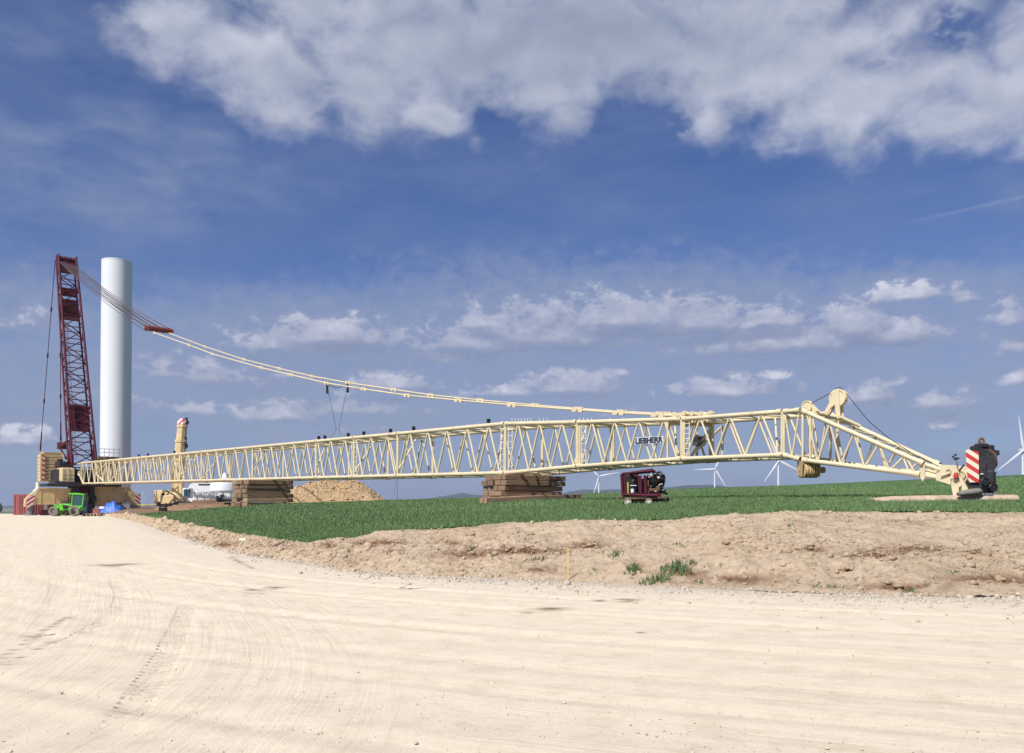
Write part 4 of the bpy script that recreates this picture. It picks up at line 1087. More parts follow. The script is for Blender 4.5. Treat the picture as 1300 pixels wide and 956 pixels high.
crate('steel_bin', 139, 151, 635.5, 647, 114.5, M['maroon'], 'dark red steel bin standing behind the blue tarpaulin', 'bin')
crate('grey_tank', 152, 165, 640.5, 648.5, 111.5, M['grey'], 'low grey tank under the right outrigger end', 'tank')
m = MB(); c0 = P(139, 649, 109.5); c0.z = zg(c0.x, c0.y); nu, nv = 26, 10; vs = []
for i in range(nu+1):
    for j in range(nv+1):
        u_ = i/nu; v_ = j/nv; hh = 1.35*(math.sin(math.pi*u_)**.7)*(math.sin(math.pi*v_)**.6 if 0 < v_ < 1 else 0)*(1+.12*math.sin(u_*19+v_*7)+.1*math.sin(v_*13+u_*5))
        vs.append(c0+Vector(((u_-.5)*2.8, v_*2.0-.2, hh)))
m.add(vs, [(i*(nv+1)+j, (i+1)*(nv+1)+j, (i+1)*(nv+1)+j+1, i*(nv+1)+j+1) for i in range(nu) for j in range(nv)], True)
tag(m.build('tarpaulin', M['blue_tarp']), 'bright blue tarpaulin heaped over goods below the boom foot', 'tarpaulin')
for i, (px, py, lab) in enumerate(((112, 651, 'small pale pallet lying just right of the blue drum'), (121, 652, 'small pale pallet in front of the faded red chest'))):
    a = P(px, py, 108); a.z = zg(a.x, a.y); m = MB()
    for k in range(4): m.box(a+Vector((0, -.4+k*.27, .30)), (1.0, .2, .04))
    for k in (-.42, 0, .42): m.box(a+Vector((k, 0, .14)), (.1, 1.0, .26))
    tag(m.build('pallet', M['wood_pale']), lab, 'pallet')
# barrier tape
a = P(163, 640.4, 118); b = P(199, 640.2, 112); rt = empty('barrier_tape', Vector((a.x, a.y, zg(a.x, a.y))), 'thin yellow barrier tape strung between the outrigger end and mobile crane', 'barrier')
m = MB(); m.prism([a, b, b-Vector((0,0,.12)), a-Vector((0,0,.12))], (0, .01, 0)); m.build('tape', M['yellow'], rt)
for q in (a, b): m = MB(); m.tube(Vector((q.x, q.y, zg(q.x, q.y)-.1)), q+Vector((0,0,.1)), .03); m.build('post', M['grey'], rt)

# ------------------------------------------------------------------ mobile crane with raised telescopic boom
Yk = 101
kb = P(225, 645, Yk); kb.z = zg(kb.x, kb.y)
mc_ = empty('mobile_crane', kb, 'cream mobile crane with raised stubby telescopic boom behind the lattice boom', 'crane')
def kp(px, py, d=0): return P(px, py, Yk+d)
m = MB(); m.bbox(kp(206, 632), (1.35, 1.6, 1.8), b=.06); m.bbox(kp(214.5, 634.5, -.6), (1.6, 1.2, 1.05), b=.06); m.build('counterweight', M['cream_tan'], mc_)
m = MB(); m.bbox(kp(219, 629), (2.2, 1.6, .7), b=.1); m.tube(kp(212, 626), kp(220, 626), .35); m.bbox(kp(226, 633), (1.6, 1.8, 1.2), b=.1); m.build('superstructure', M['cream_tan'], mc_)
m = MB(); m.bbox(kp(229, 640), (4.6, 2.2, .55), b=.06)
for px in (212, 219, 228, 236, 243): m.tube(kp(px, 643, -1.2), kp(px, 643, -.8), .42, n=16)
m.build('chassis', M['dark'], mc_)
m = MB(); m.bbox(kp(237.5, 626, -.3), (1.0, 1.5, 1.15), b=.1); cb = m.build('cab', M['container_white'], mc_)
m = MB(); m.bbox(kp(237.5, 625.8, -1.07), (.8, .06, .85), b=.02); m.build('window', M['glass'], cb)
def qbox(a, b, w0, d0, w1, d1):
    """tapered box beam from a to b"""
    ax = (b-a).normalized(); x = Vector((1,0,0)); x = (x-ax*x.dot(ax)).normalized(); y = ax.cross(x); vs = []
    for p, w, d in ((a, w0, d0), (b, w1, d1)):
        for k in range(8):
            t = math.pi/8+k*math.pi/4; vs.append(p+x*math.cos(t)*w*.54+y*math.sin(t)*d*.54)
    return vs, [(k, (k+1) % 8, 8+(k+1) % 8, 8+k) for k in range(8)]+[tuple(range(7,-1,-1)), tuple(range(8,16))]
bm_ = MB()
for (a, b, w) in (((224.5,634),(228,585),1.30),((227.8,588),(229.7,560),1.16),((229.5,562),(232,536),1.04)):
    bm_.add(*qbox(kp(*a), kp(*b), w, w, w*.97, w*.97))
for (px, py, w) in ((228,584,1.42),(229.6,560,1.28),(231.5,541,1.16)):
    bm_.add(*qbox(kp(px, py+1.5), kp(px, py-1.5), w, w, w, w))
tb_ = bm_.build('telescopic_boom', M['cream_tan'], mc_)
m = MB(); m.add(*qbox(kp(231.3, 539, -.05), kp(232.8, 532, -.05), 1.1, 1.1, .8, .8)); m.build('boom_tip', M['hz_tip'], tb_)
m = MB(); m.disc(kp(236, 536), (0,1,0), .32, .3, 16); m.disc(kp(234, 566), (0,1,0), .36, .5, 14); m.box(kp(234.5, 560), (.35, .5, .9)); m.tube(kp(236.5, 538), kp(236, 556), .05); m.box(kp(236.5, 535), (.2, .4, .9)); m.build('hook_sheave', M['dark'], tb_)
m = MB(); m.tube(kp(231.5, 636, -.8), kp(229.8, 605, -.8), .32, n=14); m.tube(kp(229.8, 605, -.8), kp(229.3, 592, -.8), .2, n=12); m.build('luffing_ram', M['cream_tan'], mc_)

# ------------------------------------------------------------------ nacelle, hub, container
Yn = 106
nb_ = P(262, 640, Yn); nb_.z = zg(nb_.x, nb_.y)
nc = empty('turbine_nacelle', nb_, 'white turbine nacelle with dark slot lying behind the ribbed white container', 'nacelle')
prof = [(239,640),(239,618),(242,614.5),(247,612.3),(275,610.5),(303,611),(303,640)]
m = MB(); m.prism([P(x, y, Yn) for x, y in prof], Vector((0, 3.2, 0))); m.build('housing', M['white'], nc)
m = MB(); m.bbox(P(260, 615, Yn-.03), (1.6, .08, .16), b=.02); m.build('vent_slot', M['dark'], nc)
Yh = 103
hbz = P(285, 632, Yh); hbz.z = zg(hbz.x, hbz.y)
hub = empty('rotor_hub', hbz, 'round white rotor hub with pointed cap, seen through the boom lattice', 'hub')
def lathe(c, prof, n=32):
    vs = []; m = len(prof)
    for k in range(n):
        a = 2*math.pi*k/n
        for r, z in prof: vs.append(Vector(c)+Vector((math.cos(a)*r, math.sin(a)*r, z)))
    return vs, [(k*m+j, ((k+1) % n)*m+j, ((k+1) % n)*m+j+1, k*m+j+1) for k in range(n) for j in range(m-1)]
zt_h = elev(612, Yh)-hbz.z
m = MB(); m.add(*lathe(hbz, [(1.55, 0), (1.65, .4), (1.65, zt_h-.25), (1.5, zt_h), (.55, zt_h+.1), (.45, zt_h+.5), (.2, zt_h+1.0), (.04, zt_h+1.15)]), True); m.build('shell', M['white'], hub)
ca = P(247, 645, 95); cb2 = P(306, 645, 86); ca.z = zg(ca.x, ca.y)-.05; cb2.z = ca.z
hW = elev(622.5, 88)-ca.z
e_ = (cb2-ca).normalized()
m = corrugated('', ca, cb2, Vector((-e_.y, e_.x, 0)), hW, 2.3, None, pitch=.52, amp=.24)
cw_ = empty('ribbed_container', ca, 'long ribbed white container left of the tall timber stack', 'container')
m.build('ribbed_wall', M['container_white'], cw_)
m = MB()
for p in (ca, cb2):
    for z_ in (.1, hW-.1): m.bbox(p+Vector((0,-.06,z_)), (.22,.22,.2), b=.02)
m.build('corner_casting', M['grey'], cw_)

# ------------------------------------------------------------------ timbers
def timber(c, size, ax, mat, label, cat, group, name='timber_mat', beams=4):
    m = MB(); w = size[1]/beams
    for k in range(beams):
        off = ax[1]*(-size[1]/2+w*(k+.5)); j = random.uniform(-.05, .05)
        m.bbox(c+off+ax[0]*j, (size[0], w-.015, size[2]*random.uniform(.96, 1)), ax, b=.018)
    for q in (-.38, .38): m.tube(c+ax[0]*size[0]*q-ax[1]*(size[1]/2+.015), c+ax[0]*size[0]*q+ax[1]*(size[1]/2+.015), .035, n=8)
    # build in local axes so that the grain runs along
    R3 = Matrix((ax[0], ax[1], ax[2])).transposed()
    loc = [R3.inverted() @ (Vector(v)-c) for v in m.v]
    me = bpy.data.meshes.new(name); me.from_pydata([tuple(v) for v in loc], [], m.f); me.materials.append(mat)
    o = bpy.data.objects.new(name, me); col.objects.link(o); o.location = c; o.rotation_euler = R3.to_euler(); WORLD[o.name] = c.copy()
    return tag(o, label, cat, group)
def rotax(deg):
    """axes: long side across the boom (NH) turned by deg"""
    q = Matrix.Rotation(R(deg), 3, 'Z'); x = q @ NH; y = q @ AX[1]; return (x, y, Vector((0,0,1)))
ordinal = {0: 'lowest', 1: 'second lowest', 2: 'third from the ground', 3: 'fourth from the ground', 4: 'fifth from the ground', 5: 'sixth from the ground', 6: 'seventh from the ground'}
def pile(px_l, px_r, yb, sc0, layers, rows, matk, where, base_w=None, deg=0):
    s0 = sc0; vL = None
    bz = Q(s0, 0, 0).z-.12 if True else 0
    # lateral extents on the face that looks at the camera
    vL = vat(px_l, s0-rows*.5); vR = vat(px_r, s0-rows*.5)
    cz = zg(*Q(s0, (vL+vR)/2, 0).xy); zmin = min(zg(*Q(s0-rows*.5, v, 0).xy) for v in (vL, vR))
    ztop = min(Q(s0-rows*.5, 0, 0).z, Q(s0+rows*.5, 0, 0).z)-.12
    h = (ztop-zmin)/layers
    for k in range(layers):
        for r_ in range(rows):
            c = Q(s0+(r_-(rows-1)/2)*1.0+random.uniform(-.05, .05), (vL+vR)/2+random.uniform(-.14, .14), 0); c.z = zmin+h*(k+.5)
            front = r_ == 0
            lab = f"{ordinal[k]} {'front' if front else 'rear'} mat of {where}"
            timber(c, ((vR-vL)+random.uniform(-.2, .15), .97, h*.93), rotax(deg+random.uniform(-.8, .8)), M[matk[k % len(matk)]], lab, 'timber mat', 'timber mats of the boom supports', beams=2 if k % 2 else 3)
s2 = sv(onplane(648, 602, 0))
pile(641, 716, 635, s2+.2, 5, 2, ['wood', 'wood_red', 'wood'], 'the brown timber stack under the mid boom')
# base mats of stack two
for i, (pa_, pb_, ds, lab) in enumerate(((613, 690, -1.5, 'long low timber plank in the crop before the mid boom stack'), (636, 728, -.95, 'splayed timber plank at the front foot of the mid boom stack'), (620, 735, 1.6, 'timber plank sticking out behind the foot of the mid boom stack'))):
    va, vb = vat(pa_, s2+ds), vat(pb_, s2+ds); c = Q(s2+ds, (va+vb)/2, 0); za = zg(*Q(s2+ds, va, 0).xy); zb2 = zg(*Q(s2+ds, vb, 0).xy); c.z = (za+zb2)/2+.16
    x_ = Q(s2+ds, vb, 0)-Q(s2+ds, va, 0); x_.z = zb2-za; x_.normalize(); y_ = AX[1]; z_ = x_.cross(y_); 
    if z_.z < 0: z_ = -z_
    timber(c, (vb-va, .55, .30), (x_, y_, z_), M['wood_red'], lab, 'timber plank', 'planks round the mid boom stack', name='timber_plank', beams=2)
s1 = sv(onplane(337, 606, 0))
pile(313, 371, 641, s1, 6, 3, ['wood', 'wood_red', 'wood', 'wood'], 'the tall timber stack left of the soil heap')
# laid mats left of it (brown, sloping pile)
Ym2 = 80
k = 0
def laid(x0, x1, y, Y0_, th, dep, name, lab, matn, tilt=0, z=None):
    a = P(x0, y, Y0_); b = P(x1, y+tilt, Y0_-1.5); c = (a+b)/2; e = (b-a).normalized(); y_ = Vector((-e.y, e.x, 0)).normalized(); z_ = e.cross(y_)
    timber(c+y_*dep/2, ((b-a).length, dep, th), (e, y_, z_ if z_.z > 0 else -z_), M[matn], lab, 'timber mat', 'timber mats laid left of the tall stack', name=name, beams=4)
for i, (x0, x1, y, Yq, tl, matn, lab) in enumerate((
    (196, 262, 647.2, 82, -.9, 'wood_red', 'lowest long brown mat left of the ribbed container'),
    (240, 300, 645.3, 80, -.4, 'wood_red', 'low brown mat ending at the corner of the ribbed container'),
    (198, 246, 644.8, 83.5, -1, 'wood', 'brown mat on the lowest long mat, left part of the heap'),
    (218, 290, 642.6, 83, -.2, 'wood_red', 'wide brown mat in the middle of the sloping heap'),
    (226, 284, 640, 84.5, -.8, 'wood_red', 'upper brown mat of the sloping heap'),
    (244, 277, 636.6, 86, -1.4, 'wood', 'topmost brown mat of the heap, before the ribbed container'))):
    laid(x0, x1, y, Yq, .26, 1.9, 'timber_mat', lab, matn, tl)
for (px, py, Y_, lab) in ((207, 646.5, 79, 'small black box at the left end of the brown mats'), (279, 633.5, 84.5, 'small black box on top of the brown mats by the container')):
    c = P(px, py, Y_); m = MB(); m.bbox(c, (.6, .6, .34), b=.04); m.bbox(c+Vector((.22,0,.32)), (.28,.45,.25), b=.03); m.bbox(c+Vector((-.2,-.05,.26)), (.16,.3,.14), b=.02)
    tag(m.build('black_box', M['black']), lab, 'box')

# ------------------------------------------------------------------ soil heap
Yp = 100
hp0 = P(430, 640, Yp); mxz = 240; nx, ny = 240, 70
xl, xr = P(352, 640, Yp).x, P(500, 640, Yp).x
XX, YY = np.meshgrid(np.linspace(xl, xr, nx), np.linspace(Yp-4.5, Yp+6, ny))
pxx = 650+F*XX/Yp
topr = np.interp(pxx, [352,362,378,395,420,445,455,468,480,492,500], [641,630,616,611,609.5,609.5,612,619,629,636.5,641])
zb0 = zt(XX, YY); hh = np.maximum(EYE+SL(topr)*Yp-zb0, 0)
v_ = np.clip((YY-(Yp-4.5))/10.5, 0, 1); cs = np.clip(np.sin(np.pi*v_)**.55*1.02, 0, 1); cs = np.where(v_ > .5, np.sin(np.pi*v_), cs)
ZZ = zb0-.1+hh*cs*(1)+(.42*fbm(XX*.7, YY*.9, 3, 101)+.34*np.abs(fbm(XX*2.0, YY*2.4, 4, 103, .6)))*np.clip(hh/1.2, 0, 1)*np.clip(cs*2.5, 0, 1)-.12
m_heap, nt, N, L, bs = newmat('heap_soil'); geo = N.new('ShaderNodeNewGeometry')
n2 = noise_(nt, geo.outputs['Position'], 1.6, 6, .7); n3 = noise_(nt, geo.outputs['Position'], 7, 4, .8)
a2 = mixc(nt, 1, ramp(nt, n2, [(.3, (.70,.47,.25)), (.6, (.84,.62,.36))]), ramp(nt, n3, [(.3, (.6,.55,.5)), (.6, (1.1,1.1,1.1))]), 'MULTIPLY')
L.new(a2, bs.inputs['Base Color']); bs.inputs['Roughness'].default_value = 1
bp = nd(nt, 'ShaderNodeBump', Strength=1.0, Distance=.4); L.new(n3, bp.inputs['Height']); L.new(bp.outputs['Normal'], bs.inputs['Normal'])
hp_o = grid_mesh('soil_heap', XX, YY, ZZ, m_heap, kind=None, smooth=False); tag(hp_o, 'big lumpy heap of excavated orange brown soil right of the tall timber stack', 'soil heap')

# ------------------------------------------------------------------ generator / winch trolley
cg = gp(808, 640.5, 27, 60); Yc_ = cg.y
print('cart', cg)
ct = empty('winch_trolley', gp(818, 640, 27, 60), 'old dark red machine trolley on small pale wheels in the green crop', 'trolley')
def cp(px, py, d=0): return P(px, py, Yc_+d)
m = MB(); m.prism([cp(788, 631.5), cp(847, 630.5), cp(847, 632.8), cp(789, 634)], Vector((.15, 1.5, 0))); m.box(cp(818, 634.5, .4), (1.7, .12, .12)); m.box(cp(818, 634.5, 1.2), (1.7, .12, .12)); m.build('deck', M['rust'], ct)
for (px, py, dy, r) in ((797, 637.3, .05, .155), (823.5, 637.3, .05, .15), (800, 637, 1.35, .15), (845, 635.2, 1.0, .17), (827, 637, 1.4, .15)):
    m = MB(); m.disc(cp(px, py, dy), (0.12,1,0), r, .12, 18); w_ = m.build('wheel', M['tyre_pale'] if dy < .5 else M['black'], ct)
    m = MB(); m.disc(cp(px, py, dy-.07), (0.12,1,0), r*.38, .05, 12); m.build('rim', M['container_white'], w_)
m = MB()
for (x0, y0, x1, y1, d, w) in ((788.8,602,791,631,0,.06),(793.5,603,795,630,0,.03),(790,601.5,829,597.5,0,.05),(800,600,829,595.7,.3,.045),(829,596,830,603,.1,.05),(791,628,834,629.5,0,.07),(834,604,837,628,.5,.05),(789,602,793,602,1.2,.05),(791,601,793,630,1.3,.05),(832,599,833,630,1.3,.05),(791,601,832,598,1.3,.05)):
    m.tube(cp(x0, y0, d), cp(x1, y1, d), w, n=6)
m.prism([cp(800, 599.8, .05), cp(829.5, 595.6, .05), cp(829.5, 599, .05), cp(802, 602.2, .05)], Vector((.1, 1.2, 0)))
m.prism([cp(788.3, 602), cp(793, 602), cp(795, 631), cp(790.5, 631)], Vector((.02, .06, 0)))
m.prism([cp(809, 604, -.02), cp(814.5, 603.5, -.02), cp(815, 626, -.02), cp(811.5, 626.5, -.02)], Vector((0, .08, 0)))
m.prism([cp(817, 603.5, -.02), cp(820, 603, -.02), cp(821.5, 626, -.02), cp(818, 626.5, -.02)], Vector((0, .08, 0)))
m.prism([cp(803, 602.2, -.03), cp(811, 602, -.03), cp(809.5, 605.5, -.03), cp(805, 605, -.03)], Vector((0,.05,0)))
m.prism([cp(793, 626.5), cp(838, 625.5), cp(840, 630.5), cp(793, 631)], Vector((0, .08, 0)))
m.build('frame', M['maroon'], ct)
m = MB(); m.bbox(cp(801, 614, .9), (.62, .5, .85), b=.06); m.bbox(cp(830, 616, .75), (.75, .8, .85), b=.12); m.bbox(cp(812, 618, .8), (.5,.6,.7), b=.05)
m.tube(cp(824, 612, .5), cp(826, 612, 1.2), .28, n=16); m.tube(cp(838, 612, .4), cp(836, 624, .5), .13); m.build('engine', M['dark'], ct)
m = MB()
for (px, py, r, d) in ((834,606,.17,.2),(829,610,.12,.1),(840,607,.09,.2),(836,611,.14,.35)): m.disc(cp(px, py, d), (.1,1,.0), r, .16, 16, groove=.03)
m.path([cp(840,603,.3), cp(843,604,.4), cp(843.5,609,.4), cp(842,616,.3), cp(839,621,.2)], .055); m.path([cp(834,600,.4), cp(838,599,.4), cp(841,603,.3)], .05)
m.tube(cp(838,622,.0), cp(847,627,.2), .05); m.tube(cp(843,627,.2), cp(844,622,.2), .05)
m.build('pump', M['black'], ct)
m = MB()
for (x, y, d, sx_, sz_) in ((823,608,.3,.22,.12),(827,605,.1,.14,.1),(822,614,.2,.12,.28),(828,622,.15,.3,.14),(835,620,.1,.16,.2),(805,609,.4,.2,.14),(812,606,.5,.16,.1)): m.bbox(cp(x, y, d), (sx_, .2, sz_), b=.02)
for (a, b_, c, d) in ((822,603,829,612),(830,600,838,612),(826,618,836,611),(833,627,838,614),(823,627,826,617),(799,606,806,612),(802,612,808,606)): m.tube(cp(a, b_, .12), cp(c, d, .2), .022)
m.build('pipework', M['rust'], ct)
m = MB()
for (a, b_, c, d) in ((821,601,832,601.5),(823,606,828,604),(836,616,841,614),(831,624,842,622)): m.tube(cp(a, b_, .05), cp(c, d, .08), .018)
m.disc(cp(836,606,.0), (.1,1,0), .05, .06, 12); m.disc(cp(826,602,.05), (.1,1,0), .05, .06, 12); m.build('valve', M['container_white'], ct)
m = MB(); m.tube(cp(797.5,628,.1), cp(797,612,.1), .03); m.tube(cp(795.5,626,.1), cp(796,613,.1), .02); m.build('yellow_pipe', M['yellow_stake'], ct)
m = MB(); m.tube(cp(803,625.5,.1), cp(803,620.5,.1), .075, n=14); m.tube(cp(800,616.5,.05), cp(808,616.5,.05), .02); m.build('canister', M['container_white'], ct)

# ------------------------------------------------------------------ pad, hook block, quilt
def fieldpt(px, Y): X = (px-650)/F*Y; return Vector((X, Y, zg(X, Y)))
Yq0 = 30.6
pts = [(1111,633.5),(1135,630.5),(1180,629.5),(1250,629.0),(1292,628.8)]
m = MB(); front = [P(x, y, Yq0-(x-1111)*.004) for x, y in pts]
lowf = [P(x, y+5.3, Yq0-.1-(x-1111)*.004) for x, y in pts]
back = [p+Vector((.35, 2.9, -.05)) for p in front]
n = len(pts); tx = 40
def lin(A, t):
    q = t*(len(A)-1); i = min(int(q), len(A)-2); return A[i]+(A[i+1]-A[i])*(q-i)
vs = []
for i in range(tx+1):
    t_ = i/tx; j = random.uniform(-.03, .03)
    vs += [lin(lowf, t_)+Vector((0,j-.12,-.2)), lin(lowf, t_)*.55+lin(front, t_)*.45+Vector((0,j-.07,0)), lin(front, t_)+Vector((0,j,-.02)), lin(front, t_)+Vector((0,.14+j,.02)), lin(back, t_)+Vector((0,0,.02)), lin(back, t_)+Vector((0,.15,-.5))]
m.add(vs, [(i*6+j, (i+1)*6+j, (i+1)*6+j+1, i*6+j+1) for i in range(tx) for j in range(5)]+[(0,1,2,3,4,5), tuple(tx*6+j for j in (5,4,3,2,1,0))])
padm = paint('dusty_pad', (.50,.38,.28), .95, var=.2, scale=3, dirt=(.34,.23,.15), bump=.02)
tag(m.build('ground_pad', padm), 'low pale earthen pad in the crop under the boom nose and hook block', 'pad')
padz = lambda px: lin(front, (px-1111)/181).z+.02
# hook block
Yhb = 30.9
hk0 = P(1250, 629, Yhb)
hk = empty('hook_block', hk0, 'big black crane hook block with a red and white striped side plate on the pad', 'hook block')
def hp_(px, py, d=0): return P(px, py, Yhb+d)
hkA = Vector((-.5, -.87, 0)).normalized(); hkE = Vector((.87, -.5, 0)).normalized()
def hl(px, py, k):
    """point whose front-plane column/row is px,py, moved k metres back along the sheave axis"""
    c = P(1248, 592, Yhb-.35); r = ray(px, py); o = Vector((0,0,EYE)); d = (c-o).dot(hkA)/r.dot(hkA); return o+r*d-hkA*k
def tomb(x0, x1, yt, yb, k, th, mat, name, cut=0):
    cx, rx = (x0+x1)/2, (x1-x0)/2; pl = [hl(x0+cut, yb, k), hl(x1-cut, yb, k), hl(x1, yb-8, k)]
    for j in range(13): a = math.pi*j/12; pl.append(hl(cx+rx*math.cos(a), yt+rx*.9-rx*.9*math.sin(a), k))
    pl.append(hl(x0, yb-8, k)); m = MB(); m.prism(pl, -hkA*th); return m.build(name, mat, hk)
m = MB(); m.prism([hl(1226, 572.3, -.30), hl(1229.5, 571.2, -.30), hl(1242.8, 574.3, -.30), hl(1243.2, 612.6, -.30), hl(1231.2, 612.6, -.30), hl(1228.3, 603, -.30)], -hkA*.04); m.build('striped_plate', M['hz_block'], hk)
tomb(1234, 1250, 567.5, 624, -.16, .07, M['black'], 'cheek_plate', 2)
tomb(1244, 1252, 579, 626, -.24, .06, M['dark'], 'cheek_plate', 1)
for i in range(3):
    m = MB(); m.disc(hl(1246.5+.3*i, 586, .02+.11*i), hkA, .46, .09, 30, groove=.06); m.build('sheave', M['dark'], hk)
tomb(1233, 1257, 565.5, 622, .34, .06, M['black'], 'cheek_plate', 5)
m = MB(); m.disc(hl(1247, 584.5, .47), hkA, .49, .10, 30, groove=.06); m.disc(hl(1247, 584.5, .58), hkA, .47, .08, 30, groove=.04); m.build('sheave', M['rust'], hk)
tomb(1250, 1262, 572, 627, .64, .10, M['black'], 'cheek_plate', 1)
tomb(1240, 1252, 578, 626, .50, .12, M['black'], 'cheek_plate', 1)
m = MB()
m.bbox(hl(1240, 618, .15), (.55, .7, .35), (hkE, hkA, Vector((0,0,1))), b=.05)
m.tube(hl(1240, 590, -.28), hl(1242, 590, .85), .11, n=14); m.tube(hl(1247, 604, -.3), hl(1247, 604, .8), .09, n=12)
m.tube(hl(1238, 574, -.2), hl(1238, 573, .7), .05, n=8); m.tube(hl(1250, 612, -.2), hl(1252, 612, .9), .12, n=12)
m.bbox(hl(1249, 606, .3), (.75, .9, .5), (hkE, hkA, Vector((0,0,1))), b=.08)
for q in ((1236,580),(1236,598),(1237,610),(1249,583),(1249,596)): m.tube(hl(*q, -.27), hl(*q, -.1), .03, n=8)
m.build('block_frame', M['dark'], hk)
m = MB(); c = hp_(1246, 560, 0); rr_ = .10; prev = None
for k in range(13):
    a = 2*math.pi*k/12; p = c+Vector((math.cos(a)*rr_*.8, 0, math.sin(a)*rr_))
    if prev is not None: m.tube(prev, p, .045, n=8)
    prev = p
m.build('lifting_eye', M['rust'], hk); m = MB(); m.bbox(hp_(1246, 566, 0), (.42, .3, .16), b=.04); m.bbox(hp_(1237, 570, -.2), (.2,.3,.22), b=.04); m.bbox(hp_(1257, 569, .1), (.2,.3,.22), b=.04); m.bbox(hp_(1264, 575, .2), (.16,.3,.2), b=.04)
m.build('top_bracket', M['dark'], hk)
m = MB(); m.disc(hp_(1250, 611, -.85), (-.2,1,0), .13, .12, 18, groove=.03); m.prism([hp_(1247, 609, -.72), hp_(1252, 608, -.72), hp_(1254, 627, -.72), hp_(1248, 627, -.72)], Vector((0,.1,0)))
m.disc(hp_(1261, 619, -.68), (-.2,1,0), .15, .12, 18, groove=.03); m.prism([hp_(1257, 606, -.6), hp_(1264, 606, -.6), hp_(1264, 614, -.6), hp_(1257, 613, -.6)], Vector((0,.1,0)))
m.build('hook_clevis', M['dark'], hk)
m = MB()
for px in (1243, 1248, 1254, 1258): m.tube(hp_(px, 629.2, -.85), hp_(px, 626, -.85), .07, n=10)
m.bbox(hp_(1250, 628.6, -.5), (.8, .6, .10), b=.02); m.build('base_feet', M['grey'], hk)
m = MB(); m.box(hp_(1265, 623, -.62), (.10, .03, .11)); m.box(hp_(1265.8, 586, -.1), (.07,.03,.26)); m.box(hp_(1246.5, 601.5, -.66), (.10,.02,.035)); m.box(hp_(1266, 600, -.1), (.10,.02,.035)); m.build('data_plate', M['container_white'], hk)
# grey padded chock
m = MB(); c = P(1231, 626.0, 29.9); vs = []; nu, nv = 20, 8
for i in range(nu+1):
    for j in range(nv):
        a = 2*math.pi*j/nv; u_ = i/nu; r_ = (.10+.05*u_)*(math.sin(math.pi*min(max(u_, .02), .98))**.18)
        vs.append(c+Vector(((u_-.5)*.84, math.cos(a)*r_*1.6+.08*u_, math.sin(a)*r_*.95+.10*u_-.03+.012*math.sin(i*2.3+j))))
m.add(vs, [(i*nv+j, (i+1)*nv+j, (i+1)*nv+(j+1) % nv, i*nv+(j+1) % nv) for i in range(nu) for j in range(nv)]+[tuple(range(nv)), tuple(nu*nv+j for j in range(nv-1,-1,-1))], True)
tag(m.build('padded_chock', M['quilt']), 'grey padded chock wedged between boom nose and hook block', 'chock')

# ------------------------------------------------------------------ wind turbines
def turbine(px, hy, Y, blen, angs, label, yaw=0, small=False, mat=None):
    p = P(px, hy, Y); base = Vector((p.x, p.y, -15.5)); mat = mat or M['white']
    rt = empty('wind_turbine', base, label, 'wind turbine', 'wind turbines beyond the field')
    m = MB(); m.tube(base, p-Vector((0,0,blen*.03)), blen*.048, blen*.028, 20); m.build('tower', mat, rt)
    ax = Vector((math.sin(yaw), -math.cos(yaw), 0)); sd = Vector((ax.y, -ax.x, 0))
    if sd.x < 0: sd = -sd
    m = MB(); m.bbox(p-ax*blen*.06, (blen*.07, blen*.2, blen*.075), (sd, ax, Vector((0,0,1))), b=blen*.01); m.build('nacelle', mat, rt)
    m = MB(); m.tube(p+ax*blen*.04, p+ax*blen*.09, blen*.036, blen*.015, 14); hubo = m.build('hub', mat, rt)
    c = p+ax*blen*.06
    for a in angs:
        a = R(a); d = sd*math.sin(a)+Vector((0,0,1))*math.cos(a); e = d.cross(ax)
        m = MB(); prof = [(0,.020,.020),(.05,.020,.020),(.13,.036,.012),(.22,.040,.010),(.5,.027,.006),(.8,.016,.003),(.97,.009,.002),(1,.003,.001)]; vs = []
        for (t_, w_, th_) in prof:
            o_ = -.25*w_
            for (x, y) in ((-1,0),(-.4,1),(.4,.8),(1,0),(.4,-.6),(-.4,-.8)): vs.append(c+d*blen*t_+e*blen*(x*w_+o_)+ax*blen*y*th_)
        m.add(vs, [(i*6+j, i*6+(j+1) % 6, (i+1)*6+(j+1) % 6, (i+1)*6+j) for i in range(len(prof)-1) for j in range(6)]+[tuple(range(5,-1,-1)), tuple(42+j for j in range(6))], False)
        m.build('blade', mat, rt)
turbine(1298.3, 571, 1130, 45, (-8, 112, 232), 'nearest white wind turbine at the right edge, behind the hook block')
turbine(988, 585, 1480, 45, (-23.5, 116.5, 215), 'white wind turbine below the bend of the boom, left of the lower sheaves', yaw=.0)
turbine(907.3, 595.5, 1800, 45, (28, 149, 269), 'white wind turbine right of the dark red trolley')
turbine(760.2, 605, 1900, 45, (-42, 78, 198), 'white wind turbine between the mid boom stack and the dark red trolley')
turbine(181, 628, 6000, 48, (20, 140, 260), 'tiny distant wind turbine between the outrigger end and mobile crane')

